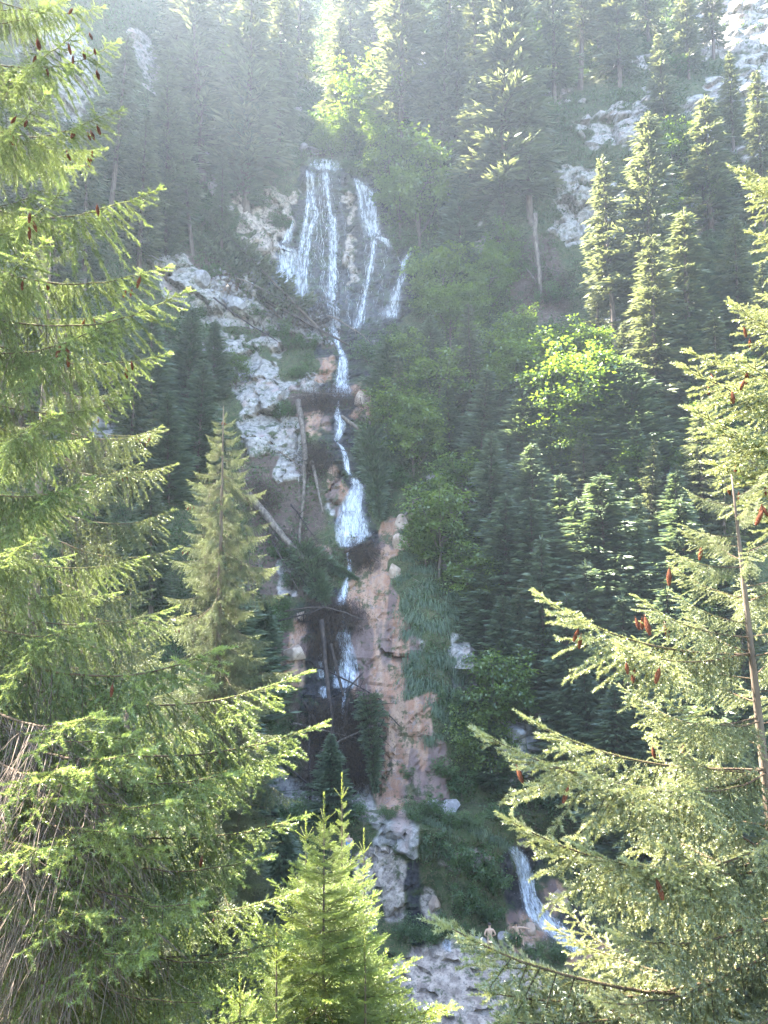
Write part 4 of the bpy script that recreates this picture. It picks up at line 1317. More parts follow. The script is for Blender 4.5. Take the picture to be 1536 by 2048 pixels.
waterfall([(612, 296, 10), (618, 306, 22), (640, 312, 22)], "thin sheet of water slipping over the lip boulders at the very top", 501, 0.8, 0.35)
waterfall([(648, 318, 34), (650, 330, 42), (651, 343, 46)], "short fan-shaped curtain just under the lip of the upper fall", 502, 0.9, 0.3)
waterfall([(615, 342, 8), (618, 380, 9), (618, 420, 12), (611, 455, 8), (604, 500, 9), (600, 550, 10), (599, 592, 13)], "long thread of the upper fall, outer one of a pair under the curtain", 503, 1.1, 0.15)
waterfall([(624, 343, 8), (626, 400, 8), (633, 430, 10), (621, 458, 10), (613, 510, 9), (609, 560, 11), (606, 602, 14)], "long thread of the upper fall, inner one of a pair under the curtain", 504, 1.1, 0.15)
waterfall([(650, 344, 12), (656, 390, 6), (661, 430, 5), (665, 440, 13), (667, 490, 11), (666, 550, 12), (664, 600, 12), (668, 625, 16), (664, 652, 14), (676, 690, 6), (686, 712, 8)], "central straight plume running the whole height of the upper cliff", 505, 1.3, 0.25)
waterfall([(709, 357, 6), (719, 385, 8), (725, 425, 10), (737, 455, 16), (748, 474, 20)], "slanting braid of the upper fall beside the shrubs, outer strand", 506, 1.0, 0.2)
waterfall([(716, 360, 10), (735, 385, 24), (746, 425, 18), (748, 455, 18), (748, 476, 22)], "broad lacy sheet of the upper fall beside the shrubs", 507, 0.9, 0.2)
waterfall([(750, 474, 18), (768, 478, 14), (779, 488, 12), (783, 500, 9)], "bright spout leaping sideways off the rock shelf of the upper fall", 508, 1.1, 0.35)
waterfall([(748, 480, 9), (746, 510, 8), (739, 545, 9), (730, 590, 9), (722, 630, 12), (714, 660, 22)], "thin lower thread curving down below the sideways spout", 509, 1.0, 0.12)
waterfall([(586, 442, 7), (577, 470, 9), (568, 490, 14)], "little upper step of the small side fall on the pink rock", 510, 1.0, 0.2)
waterfall([(566, 490, 12), (573, 500, 28), (574, 540, 32), (574, 580, 40)], "misty veil of the small side fall above the fallen spruce", 511, 0.5, 0.28)
waterfall([(648, 345, 40), (640, 430, 70), (640, 520, 100), (650, 600, 120), (665, 655, 100)], "faint wet film spread over the dark cliff behind the central plume", 530, 0.06, 0.03, 0.05)
waterfall([(735, 375, 30), (750, 450, 50), (752, 530, 70), (745, 600, 90), (730, 655, 80)], "faint wet film spread over the dark cliff under the sideways spout", 531, 0.06, 0.03, 0.05)
waterfall([(820, 507, 7), (809, 522, 10), (806, 550, 11), (795, 575, 13), (788, 608, 18), (778, 640, 26)], "separate fall by the sunlit shrubs, ending in a spread of foam", 512, 1.1, 0.2, 0.6)
waterfall([(687, 712, 10), (685, 740, 14), (683, 768, 16), (680, 780, 30), (676, 796, 34)], "bright short cascade breaking on brush in the upper gully", 513, 1.9, 0.5, 0.8)
waterfall([(678, 800, 4), (676, 815, 4), (674, 826, 9), (682, 848, 14), (679, 868, 10), (673, 884, 7)], "small white step behind the broken pole", 514, 1.6, 0.4, 0.5)
waterfall([(674, 884, 4), (684, 895, 5), (689, 905, 7), (692, 920, 9), (694, 938, 8), (702, 952, 5)], "tiny white trickle half hidden under the fallen crown", 515, 1.3, 0.4)
waterfall([(708, 957, 8), (718, 972, 16), (712, 990, 22), (704, 1006, 28), (704, 1040, 38), (706, 1070, 44), (696, 1096, 22)], "widest white cascade in the middle of the gully", 516, 2.0, 0.5, 0.9)
waterfall([(694, 1100, 5), (700, 1125, 5), (699, 1145, 6), (696, 1156, 7), (688, 1180, 10), (684, 1198, 12), (682, 1214, 10)], "narrow spill above the heap of snagged branches", 517, 1.6, 0.4)
waterfall([(683, 1214, 5), (688, 1236, 7), (686, 1275, 20), (688, 1315, 30), (690, 1345, 33), (690, 1376, 30)], "tall white column behind the leaning poles of the brush heap", 518, 1.9, 0.5, 0.5)
waterfall([(643, 1285, 9), (642, 1320, 11), (642, 1358, 9)], "side trickle on the mossy flank of the leaning poles", 519, 1.3, 0.35)
waterfall([(646, 1372, 12), (652, 1398, 15)], "splash of white below the mossy side trickle", 520, 1.2, 0.4)
waterfall([(690, 1380, 6), (687, 1405, 5), (685, 1428, 7), (683, 1455, 9), (684, 1478, 7), (686, 1520, 5)], "faint thread of water deep inside the big brush heap", 521, 1.2, 0.3)
waterfall([(1021, 1692, 12), (1040, 1715, 18), (1051, 1750, 20), (1058, 1790, 20), (1066, 1812, 26), (1092, 1842, 34), (1122, 1872, 34), (1150, 1892, 26), (1168, 1902, 26)], "lowest cascade sliding down dark rock behind the bright young spruce", 522, 2.0, 0.45, 1.2)
waterfall([(893, 1876, 9), (894, 1888, 11), (892, 1900, 14)], "tiny spill feeding the rock apron", 523, 1.4, 0.4)

def mist(px, py, rx, ry, rz, dens, label, lift=1.5):
    import bmesh
    bm = bmesh.new()
    bmesh.ops.create_icosphere(bm, subdivisions=3, radius=1.0)
    for v in bm.verts:
        k = 1 + 0.16 * math.sin(3.1 * v.co.x + 2.3 * v.co.z) + 0.1 * math.sin(5 * v.co.z + 1.7)
        v.co = Vector((v.co.x * rx * k, v.co.y * ry * k, v.co.z * rz * k))
    me_ = bpy.data.meshes.new("mist")
    bm.to_mesh(me_)
    bm.free()
    m, nt, out = new_mat("spray mist")
    pv = nd(nt, "ShaderNodeVolumePrincipled")
    pv.inputs["Color"].default_value = (0.95, 0.97, 1.0, 1)
    pv.inputs["Density"].default_value = dens
    nt.links.new(pv.outputs[0], out.inputs["Volume"])
    me_.materials.append(m)
    o = obj("mist", me_)
    o.location = tuple(at(px, py, lift))
    return tag(o, label, 'mist', kind='stuff')
mist(690, 635, 5.0, 1.6, 3.0, 0.012, "drifting spray at the foot of the upper fall")
mist(574, 560, 1.9, 1.2, 2.2, 0.035, "spray hanging round the small side fall")
mist(680, 785, 1.2, 0.8, 0.9, 0.12, "puff of spray where the short cascade strikes the brush")

# ------------------------------------------------------------------ hanging grass
def tussock_mesh(seed):
    """a mane of grass hanging down the rock: roots spread over the ledge, blades arching out and down"""
    r = np.random.default_rng(seed)
    mb = MB()
    n = 420
    x = r.normal(0, 0.34, n)
    z = r.normal(0, 0.16, n) - 0.25 * np.abs(x) + 0.12 * np.sin(x * 5 + seed)
    b = np.column_stack([x, r.normal(0, 0.05, n), z])
    out = np.column_stack([r.normal(0, 0.35, n) + 0.3 * x, -r.uniform(0.15, 0.7, n), r.uniform(0.0, 0.6, n)])
    ln = r.uniform(0.18, 0.55, n)[:, None] * r.uniform(0.6, 1.2, n)[:, None]
    p1 = b + out * ln * 0.4
    p2 = p1 + (out * 0.45 + np.array([0, 0, -0.6])) * ln * 0.6
    p3 = p2 + (out * 0.1 + np.array([0, 0.05, -1.0])) * ln * r.uniform(0.3, 1.1, n)[:, None]
    w = 0.014
    s = np.cross(out, [0, 0, 1.0]) + rand_unit(r, n) * 0.2
    s /= np.linalg.norm(s, axis=1)[:, None] + 1e-9
    V = np.stack([b - s * w, b + s * w, p1 - s * w, p1 + s * w, p2 - s * w * 0.8, p2 + s * w * 0.8, p3 - s * 0.003, p3 + s * 0.003], 1).reshape(-1, 3)
    i = np.arange(n)[:, None] * 8
    q = np.concatenate([i + np.array([0, 1, 3, 2]), i + np.array([2, 3, 5, 4]), i + np.array([4, 5, 7, 6])])
    mb.add(V, None, q, np.repeat(np.clip(r.normal(0.5, 0.25, n), 0, 1), 8))
    return mb.build_mesh("grass_tussock", M['grass'])
TUS = [tussock_mesh(600 + i) for i in range(3)]
TUSSOCKS = [(812, 1072, 1.5), (822, 1050, 1.3), (838, 1090, 1.6), (818, 1118, 1.6), (840, 1142, 1.7), (812, 1158, 1.4), (868, 1178, 1.8), (838, 1188, 1.8), (900, 1196, 1.7), (820, 1205, 1.5), (862, 1212, 2.0), (892, 1228, 1.9),
            (838, 1238, 1.8), (868, 1252, 1.8), (826, 1268, 1.5), (900, 1255, 1.5), (838, 1312, 1.6), (826, 1335, 1.3), (886, 1318, 1.9), (912, 1325, 1.5), (846, 1368, 1.9), (872, 1378, 1.7), (904, 1352, 1.6), (832, 1388, 1.5),
            (868, 1415, 1.7), (900, 1408, 1.8), (928, 1420, 1.6), (890, 1440, 1.5), (912, 1462, 1.4), (868, 1478, 1.2), (848, 1640, 1.2), (880, 1656, 1.3), (912, 1648, 1.2), (945, 1660, 1.2), (975, 1676, 1.2), (1000, 1690, 1.1), (900, 1700, 1.3), (940, 1712, 1.3), (970, 1730, 1.2), (860, 1700, 1.1)]
def ordinal(i):
    w = "first second third fourth fifth sixth seventh eighth ninth tenth eleventh twelfth thirteenth fourteenth fifteenth sixteenth seventeenth eighteenth nineteenth twentieth".split()
    if i < 20:
        return w[i]
    tens = {2: "twenty", 3: "thirty", 4: "forty", 5: "fifty", 6: "sixty", 7: "seventy", 8: "eighty"}
    n = i + 1
    if n % 10 == 0:
        return {2: "twentieth", 3: "thirtieth", 4: "fortieth", 5: "fiftieth", 6: "sixtieth", 7: "seventieth", 8: "eightieth"}[n // 10]
    return tens[n // 10] + "-" + w[n % 10 - 1]
tz = {'hi': [], 'lo': []}
for k, (px, py, s) in enumerate(TUSSOCKS):
    b = at(px, py)
    o = obj("grass_tussock", TUS[k % 3])
    o.location = b + np.array([0, 0.12, 0.1])
    o.scale = (s * 1.05, s, s * 0.95)
    o.rotation_euler = (0, R_.uniform(-0.35, 0.35), R_.uniform(-0.5, 0.5))
    tz['hi' if py < 1550 else 'lo'].append((py, o))
for key, where in (('hi', "on the travertine wall's shoulder"), ('lo', "on the ledge beside the lowest cascade")):
    for i, (_, o) in enumerate(sorted(tz[key], key=lambda a: a[0])):
        tag(o, f"blue-green tussock of hanging grass {where}, {ordinal(i)} from the top", 'grass', 'hanging grass tussocks')

# ------------------------------------------------------------------ fallen logs and brush
def log(px0, py0, px1, py1, r0, r1, label, mat='log', lift0=0.5, lift1=0.5, stubs=8, bend=0.0, seed=1, broken=False, name="fallen_log"):
    r = np.random.default_rng(seed)
    a, b = at(px0, py0, lift0), at(px1, py1, lift1)
    t = np.linspace(0, 1, 14)[:, None]
    L = np.linalg.norm(b - a)
    pts = a + (b - a) * t + np.array([0, -0.5, 1.0]) * (bend * L * np.sin(t * math.pi)) + np.cumsum(r.normal(0, 0.007 * L, (14, 3)), 0) * 0.6
    rr = np.linspace(r0, r1, 14) * (1 + r.normal(0, 0.04, 14))
    e = bpy.data.objects.new(name, None)
    COL.objects.link(e)
    e.location = tuple(a)
    tag(e, label, 'log', 'fallen logs in the gully')
    mb = MB()
    mb.tube(pts - a, rr, 10)
    obj("stem", mb.build_mesh("stem", M[mat], True), e)
    for k in range(stubs):
        i = r.integers(1, 13)
        dv = rand_unit(r, 1)[0]
        ax = (b - a) / L
        dv = dv - ax * (dv @ ax) * 0.8
        dv /= np.linalg.norm(dv)
        sl = r.uniform(0.25, 1.1)
        sb = MB()
        s0 = pts[i] - a
        sb.tube(np.vstack([s0, s0 + dv * sl * 0.5, s0 + dv * sl + np.array([0, 0, -0.12 * sl])]), [0.035, 0.022, 0.008], 5)
        obj("branch_stub", sb.build_mesh("branch_stub", M[mat]), e)
    if broken:
        sb = MB()
        ax = (b - a) / L
        for k in range(9):
            o = b - a + rand_unit(r, 1)[0] * r1 * 0.6
            sb.tube(np.vstack([o - ax * 0.15, o + ax * r.uniform(0.05, 0.3)]), [0.05, 0.008], 4)
        obj("broken_end", sb.build_mesh("broken_end", M['splinter']), e)
    return e
M['litter'] = foliage_mat("dead twig litter", (0.05, 0.037, 0.028), (0.27, 0.22, 0.17), (0.08, 0.05, 0.03), 0.08, 0.02, vary=0.05)
M['splinter'] = bark_mat("splintered wood", (0.40, 0.19, 0.08), (0.60, 0.38, 0.20), 20.0)
log(598, 806, 618, 930, 0.30, 0.22, "brown log standing in the gully below the pale crag", lift0=0.9, lift1=0.9, seed=701)
log(613, 925, 603, 1088, 0.20, 0.10, "thinner log continuing down from the pale crag's standing log", lift0=0.9, lift1=0.8, seed=702)
log(625, 925, 649, 1028, 0.17, 0.08, "short tapering log with fanned dead twigs above the middle cascade", lift0=0.9, lift1=0.9, seed=703, stubs=16)
log(500, 992, 620, 1138, 0.34, 0.26, "thickest bare log lying aslant towards the middle cascade", lift0=0.9, lift1=0.8, seed=704)
log(684, 836, 757, 894, 0.17, 0.22, "pole with splintered orange end lying across the upper stream", lift0=0.8, lift1=1.0, seed=705, broken=True)
log(646, 1238, 674, 1520, 0.18, 0.10, "long pole standing upright in the big brush heap", 'darklog', lift0=1.6, lift1=1.2, seed=706, stubs=5)
log(664, 1285, 686, 1388, 0.15, 0.08, "short dark pole leaning against the white column of water", 'darklog', lift0=1.4, lift1=1.0, seed=707, stubs=3)
log(728, 1338, 690, 1382, 0.07, 0.05, "thin dark stick poking up out of the brush heap", 'darklog', lift0=1.4, lift1=1.0, seed=708, stubs=0)
log(575, 1222, 732, 1236, 0.06, 0.07, "arched bent stem spanning the stream above the brush heap", 'darklog', lift0=1.8, lift1=1.2, seed=709, stubs=6, bend=0.10)
log(690, 1104, 747, 1080, 0.16, 0.12, "dark log jammed across the foot of the widest cascade", 'darklog', lift0=0.7, lift1=0.7, seed=710)
log(634, 294, 686, 279, 0.22, 0.16, "log resting across the slope above the waterfall's lip", lift0=0.5, lift1=0.6, seed=711, stubs=3)
log(600, 318, 652, 313, 0.18, 0.14, "dark log wedged on the waterfall's lip", 'darklog', lift0=0.5, lift1=0.6, seed=712, stubs=3)
log(1064, 446, 1084, 606, 0.26, 0.20, "pale leaning dead trunk below the white cliff", lift0=2.2, lift1=0.4, seed=713, stubs=12)
log(430, 690, 474, 750, 0.12, 0.06, "slim grey snag against the pale crag", lift0=0.7, lift1=0.6, seed=714, stubs=3)
log(621, 1470, 622, 1592, 0.09, 0.07, "straight thin pole at the shaded side of the big brush heap", 'darklog', lift0=1.0, lift1=0.9, seed=715, stubs=4)
log(566, 1516, 642, 1584, 0.09, 0.05, "slanting thin stem at the foot of the big brush heap", 'darklog', lift0=0.9, lift1=0.8, seed=716, stubs=4)
log(520, 596, 700, 702, 0.20, 0.10, "dark trunk lying below the fallen spruce at the upper fall's foot", 'darklog', lift0=0.9, lift1=0.9, seed=717, stubs=14)
log(834, 996, 797, 1048, 0.13, 0.09, "pale stick lying on top of the travertine wall", lift0=0.4, lift1=0.4, seed=718, stubs=3)
log(505, 655, 575, 700, 0.07, 0.04, "thin bleached stem on the rock slide, higher of two", lift0=0.4, lift1=0.5, seed=719, stubs=4)
log(520, 640, 545, 690, 0.06, 0.04, "thin bleached stem on the rock slide, lower of two", lift0=0.4, lift1=0.5, seed=720, stubs=4)
log(762, 1412, 800, 1450, 0.06, 0.04, "thin stick caught on the edge of the travertine wall", 'darklog', lift0=0.5, lift1=0.4, seed=721, stubs=3)
log(1030, 520, 1100, 600, 0.10, 0.05, "grey stem lying in the brushwood by the leaning dead trunk", lift0=0.8, lift1=0.6, seed=722, stubs=12)
log(1395, 960, 1500, 1020, 0.16, 0.10, "weathered log among dry brushwood on the sunny shoulder", lift0=0.6, lift1=0.6, seed=723, stubs=14)

TH = random.Random(44)
for i, (a, b, c, d) in enumerate([(560, 905, 640, 960), (585, 1010, 640, 1085), (540, 1060, 600, 1180), (640, 880, 705, 905), (575, 800, 700, 790), (600, 1150, 660, 1230), (630, 1330, 760, 1400), (610, 1400, 690, 1540), (700, 1390, 660, 1560), (590, 1440, 740, 1480),
                                  (640, 1500, 760, 1440), (735, 1400, 715, 1550), (470, 560, 600, 640), (430, 600, 560, 690), (560, 1240, 690, 1205), (655, 640, 740, 690), (480, 940, 560, 1090)]):
    spots = ["by the reddish twig clump", "right of nothing but the middle cascade", "under the thick log", "over the tiny trickle", "in the brush dam", "beside the narrow spill", "over the big heap's crest", "down the big heap's flank", "through the big heap's middle", "along the big heap",
             "across the big heap's side", "in front of the hanging dark crown", "high on the rock slide", "low on the rock slide", "in the snagged branches", "at the upper fall's foot", "beside the thick log"]
    spots[1] = "beside the middle cascade"
    log(a, b, c, d, TH.uniform(0.05, 0.11), TH.uniform(0.025, 0.05), "thin dead pole lying " + spots[i], TH.choice(['log', 'darklog', 'debris']), lift0=TH.uniform(0.5, 1.6), lift1=TH.uniform(0.5, 1.4), stubs=TH.randrange(5, 14), bend=TH.uniform(-0.05, 0.06), seed=730 + i)

def tangle(px0, py0, px1, py1, n, seed, label, mat='debris', hang=0.8, thick=1.0, length=1.2):
    r = np.random.default_rng(seed)
    mb = MB()
    cs = []
    while len(cs) < n:
        u, v_ = r.normal(0.5, 0.22), r.normal(0.5, 0.24)
        if 0 < u < 1 and 0 < v_ < 1:
            cs.append((px0 + (px1 - px0) * u, py0 + (py1 - py0) * v_))
    g = np.array([at(a, b) for a, b in [cs[i] for i in range(0, n, 4)]])
    o0 = g.mean(0)
    for k in range(n):
        p = g[r.integers(0, len(g))] + r.normal(0, 0.35, 3) + np.array([0, -0.4 - abs(r.normal(0, 0.6)), 0])
        d = rand_unit(r, 1)[0] + np.array([0, -0.2, -hang * r.random()])
        d /= np.linalg.norm(d)
        L = length * r.uniform(0.3, 1.3)
        d2 = d + rand_unit(r, 1)[0] * 0.5 + np.array([0, 0, -0.3 * hang])
        q = np.vstack([p, p + d * L * 0.4, p + d * L * 0.4 + d2 * L * 0.35, p + d * L * 0.4 + d2 * L * 0.7 + np.array([0, 0, -0.1 * L])]) - o0
        r0 = thick * (0.008 + 0.03 * r.random() ** 4)
        mb.tube(q, [r0, r0 * 0.8, r0 * 0.55, 0.003], 4, cap=False)
        # twiglets
        for j in range(3):
            s = q[r.integers(1, 3)]
            e = d2 * 0.3 + rand_unit(r, 1)[0] * 0.35 + np.array([0, 0, -0.2 * hang])
            mb.tube(np.vstack([s, s + e * L * 0.3, s + e * L * 0.55 + np.array([0, 0, -0.06 * L])]), [0.006 * thick, 0.005 * thick, 0.002], 3, cap=False)
    o = obj("brush_tangle", mb.build_mesh("brush_tangle", M[mat]))
    o.location = tuple(o0)
    nn = MB()
    k = n * 40
    P_ = g[r.integers(0, len(g), k)] - o0 + r.normal(0, 0.5, (k, 3)) + np.array([0, -0.7, -0.2])
    nn.leaves(P_, rand_unit(r, k) * 0.6 + np.array([0, 0, -0.9 * hang]), rand_unit(r, k), r.uniform(0.10, 0.4, k), r.uniform(0.015, 0.04, k), r.uniform(0, 0.8, k))
    obj("dead_needles", nn.build_mesh("dead_needles", M['dead_needles']), o)
    return tag(o, label, 'brush', 'brushwood snagged in the gully')
tangle(575, 770, 742, 832, 260, 801, "dark brush dam lying across the upper stream below the short cascade")
tangle(596, 1196, 742, 1252, 220, 802, "heap of snagged branches under the narrow spill")
tangle(600, 1375, 770, 1500, 420, 803, "big dark brush heap at the foot of the white column, upper mass", length=1.5)
tangle(600, 1450, 760, 1580, 380, 804, "big dark brush heap at the foot of the white column, lower mass", length=1.5)
tangle(618, 1250, 690, 1330, 180, 805, "fringe of dead twigs hanging behind the leaning poles", hang=1.3)
tangle(684, 1084, 760, 1130, 150, 806, "wet brush jam at the foot of the widest cascade")
tangle(596, 885, 668, 960, 160, 807, "reddish twig clump where the standing log ends")
tangle(485, 960, 570, 1020, 90, 808, "splayed dry twigs at the thick log's upper end", thick=0.9)
tangle(1050, 540, 1150, 620, 170, 809, "brown brushwood around the leaning dead trunk", hang=0.3)
tangle(1330, 900, 1530, 1030, 230, 810, "dry sunlit brushwood on the shoulder behind the edge boughs", 'deadtwig', hang=0.5)
tangle(560, 590, 700, 690, 160, 811, "brown twigs along the foot of the upper fall", hang=0.5)
tangle(575, 1080, 660, 1180, 170, 812, "dead branches under the thick log's lower end", hang=0.9)

def fallen_spruce(px0, py0, px1, py1, lift, label, protoset, wide=1.0, k=0):
    """a toppled spruce: foot at the first pixel, tip at the second"""
    a, b = at(px0, py0, lift), at(px1, py1, lift)
    d = Vector(b - a)
    proto = protoset[k % len(protoset)]
    e = bpy.data.objects.new("fallen_spruce", None)
    COL.objects.link(e)
    s = d.length / proto[2]
    e.rotation_mode = 'QUATERNION'
    e.rotation_quaternion = d.to_track_quat('Z', 'Y')
    e.location = tuple(a)
    e.scale = (s * wide, s * wide, s)
    obj("trunk", proto[0], e)
    obj("crown", proto[1], e)
    return tag(e, label, 'tree', 'toppled spruces in the gully')
fallen_spruce(640, 665, 405, 425, 1.4, "toppled dark spruce lying on the slope beside the upper fall", OLD, 0.8, 0)
fallen_spruce(560, 640, 390, 470, 1.4, "second toppled spruce lying along the rock slide", OLD, 0.7, 2)
fallen_spruce(742, 868, 760, 1040, 1.2, "toppled spruce crown hanging beside the widest cascade", YOUNG, 0.9, 0)
fallen_spruce(800, 880, 735, 990, 1.0, "small toppled spruce drooping over the stream under the splintered pole", YOUNG, 0.9, 1)
fallen_spruce(735, 1385, 752, 1575, 1.5, "dark green spruce crown hanging off the big brush heap", YOUNG, 0.8, 0)
fallen_spruce(600, 1100, 660, 1215, 1.0, "toppled spruce crown beneath the thick log", YOUNG, 1.0, 1)
fallen_spruce(640, 1120, 720, 1160, 0.9, "wet spruce crown lying across the stream below the jammed log", YOUNG, 0.9, 2)

# ------------------------------------------------------------------ boulders
def boulder(px, py, rad, label, seed, mat='boulder', flat=0.75, lift=0.0):
    r = np.random.default_rng(seed)
    import bmesh
    bm = bmesh.new()
    bmesh.ops.create_icosphere(bm, subdivisions=3, radius=1.0)
    V = np.array([v.co[:] for v in bm.verts])
    # cut by random planes to give broken faces
    for _ in range(14):
        n = rand_unit(r, 1)[0]
        dmax = r.uniform(0.55, 0.9)
        ex = V @ n - dmax
        V = V - np.outer(np.maximum(ex, 0), n)
    V = V * (1 + 0.06 * fbm(V[:, 0] * 3 + V[:, 2] * 2 + seed, V[:, 1] * 3 - V[:, 2], seed, 3))[:, None]
    V = V * rad * np.array([r.uniform(0.95, 1.25), 1.0, flat])
    for v, c in zip(bm.verts, V):
        v.co = c
    me_ = bpy.data.meshes.new("boulder")
    bm.to_mesh(me_)
    bm.free()
    me_.materials.append(M[mat])
    o = obj("boulder", me_)
    o.location = tuple(at(px, py) + np.array([0, 0.25 * rad, 0.1 * rad + lift]))
    o.rotation_euler = (r.uniform(-0.3, 0.3), r.uniform(-0.3, 0.3), r.uniform(0, 6))
    return tag(o, label, 'boulder', 'boulders beside the stream')
M['boulder'] = bark_mat("grey limestone", (0.24, 0.225, 0.225), (0.46, 0.44, 0.43), 2.2, 0.9, 0.6, (1, 1, 1))
M['cream'] = bark_mat("cream travertine", (0.36, 0.26, 0.19), (0.58, 0.46, 0.36), 2.2, 0.9, 0.6, (1, 1, 1))
M['dark_rock'] = bark_mat("dark wet stone", (0.07, 0.06, 0.06), (0.17, 0.14, 0.13), 2.5, 0.5, 0.6, (1, 1, 1))
boulder(893, 1622, 0.95, "smooth purple-grey boulder on the grassy ledge, largest there", 851)
boulder(868, 1612, 0.45, "small stone next to the smooth purple-grey boulder", 852)
boulder(528, 1384, 1.2, "pale slab boulder beneath the cream travertine block", 853, flat=0.6)
boulder(516, 1352, 0.5, "small white stone above the pale slab boulder", 854)
boulder(588, 1310, 1.0, "cream travertine block beside the mossy side trickle", 855, 'cream', 0.9)
boulder(602, 1232, 0.5, "cream travertine knob above the cream block", 856, 'cream', 0.8)
boulder(560, 1362, 0.6, "rounded cream stone at the cream block's foot", 857, 'cream')
boulder(800, 1090, 0.9, "cream knob halfway down the travertine wall's rim", 858, 'cream', 1.2)
boulder(790, 1145, 0.7, "lower cream knob on the travertine wall's rim", 859, 'cream', 1.2)
boulder(806, 1050, 0.8, "uppermost cream knob on the travertine wall's rim", 860, 'cream', 1.2)
boulder(1012, 1886, 0.6, "low pale rock between the two bathers", 861)
boulder(955, 1890, 0.6, "low pale rock behind the standing bather", 862)
boulder(1050, 1690, 0.8, "brown capstone above the lowest cascade", 863, 'dark_rock', 0.5)
boulder(1060, 1862, 0.5, "reddish stone beside the seated bather", 864, 'cream')
boulder(625, 304, 1.2, "split wet boulder at the waterfall's lip", 865, 'dark_rock')
boulder(608, 300, 1.0, "bluish wet boulder at the top of the waterfall", 866)
boulder(872, 1812, 0.55, "pale jutting rock between ferns near the rock apron", 867, 'cream', 0.9)
boulder(1030, 1470, 0.9, "mossy grey rock under the spruces, higher one", 868)
boulder(1065, 1490, 1.0, "mossy grey rock under the spruces, lower one", 869)
boulder(510, 560, 1.4, "white block on the rock slide by the upper fall", 870)
boulder(470, 610, 1.2, "white block in the middle of the rock slide", 871)
boulder(400, 560, 1.3, "white block at the top of the rock slide", 872)
boulder(725, 800, 0.9, "cream stepped rock beside the brush dam", 873, 'cream', 1.2)
boulder(1120, 1800, 0.7, "rust-stained rock jutting beside the lowest cascade", 874, 'cream')

r = np.random.default_rng(880)
sc = MB()
SP = [(x, y) for x, y in zip(r.uniform(420, 680, 900), r.uniform(540, 690, 900)) if abs((y - 560) - (x - 420) * 0.42) < 32]
tet = np.array([[1, 1, 1], [1, -1, -1], [-1, 1, -1], [-1, -1, 1], [0.2, 0.1, 1.6], [0.1, -1.5, 0.2]], float)
for px, py in SP[:420]:
    p = at(px, py)
    s = r.uniform(0.06, 0.26)
    v = tet @ np.linalg.qr(r.normal(size=(3, 3)))[0] * s * r.uniform(0.6, 1.3, 3)
    sc.add(p + v, [(0, 1, 4), (0, 4, 2), (2, 4, 3), (3, 4, 1), (0, 2, 1), (1, 2, 3), (1, 5, 3), (0, 1, 5)], None, 0.5)
tag(obj("scree_rubble", sc.build_mesh("scree_rubble", M['boulder'])), "broken white rubble strewn down the rock slide", 'rubble', kind='stuff')

P, r = scatter_ground(150000, 890)
i_ = np.clip(np.searchsorted(TX, P[:, 0]), 0, len(TX) - 1)
j_ = np.clip(np.searchsorted(TZ, P[:, 2]), 0, len(TZ) - 1)
P = P[(mS[j_, i_] > 0.5) | (r.random(len(P)) < 0.06)]
C = np.repeat(P, 3, 0) + r.normal(0, 0.25, (len(P) * 3, 3)) + np.array([0, -0.12, 0.03])
D = rand_unit(r, len(C)) * np.array([1, 0.5, 0.8]) + np.array([0, -0.1, -0.25])
lt = MB()
lt.leaves(C, D, rand_unit(r, len(C)), r.uniform(0.2, 1.1, len(C)), r.uniform(0.015, 0.05, len(C)), r.uniform(0, 1, len(C)), 0.4)
tag(obj("twig_litter", lt.build_mesh("twig_litter", M['litter'])), "dead twigs and needles strewn over the bare soil", 'litter', kind='stuff')

# ------------------------------------------------------------------ people at the foot of the fall
def skin_mat(name, col, rough=0.55):
    m, nt, out = new_mat(name)
    tc = nt.nodes.new("ShaderNodeTexCoord")
    n = noise_n(nt, 14.0, 3, 0.5, tc.outputs["Object"])
    c = mixc(nt, n, tuple(x * 0.85 for x in col), tuple(min(1, x * 1.12) for x in col))
    p = nd(nt, "ShaderNodeBsdfPrincipled")
    p.inputs["Roughness"].default_value = rough
    nt.links.new(c, p.inputs["Base Color"])
    nt.links.new(p.outputs[0], out.inputs[0])
    return m
M['skin'] = skin_mat("tanned skin", (0.56, 0.36, 0.25))
M['hair'] = skin_mat("dark hair", (0.035, 0.025, 0.02), 0.7)
M['black_cloth'] = skin_mat("black swimwear", (0.02, 0.02, 0.024), 0.8)
M['blue_cloth'] = skin_mat("light blue shirt", (0.16, 0.33, 0.62), 0.85)
M['jeans'] = skin_mat("dark trousers", (0.04, 0.05, 0.08), 0.85)

def skinned(name, joints, bones, mat, parent=None, levels=2, root='pelvis'):
    names = list(joints)
    me_ = bpy.data.meshes.new(name + "_rig")
    me_.from_pydata([joints[k][:3] for k in names], [(names.index(a), names.index(b)) for a, b in bones], [])
    tmp = bpy.data.objects.new(name + "_rig", me_)
    COL.objects.link(tmp)
    sk = tmp.modifiers.new("skin", 'SKIN')
    sk.use_smooth_shade = True
    for i, k in enumerate(names):
        sv = me_.skin_vertices[0].data[i]
        rr = joints[k][3]
        sv.radius = rr if isinstance(rr, tuple) else (rr, rr)
        sv.use_root = (k == root)
    sb = tmp.modifiers.new("smooth", 'SUBSURF')
    sb.levels = levels
    sb.render_levels = levels
    dg = bpy.context.evaluated_depsgraph_get()
    m2 = bpy.data.meshes.new_from_object(tmp.evaluated_get(dg))
    m2.name = name
    bpy.data.objects.remove(tmp)
    m2.materials.clear()
    m2.materials.append(mat)
    for p in m2.polygons:
        p.use_smooth = True
    return obj(name, m2, parent)

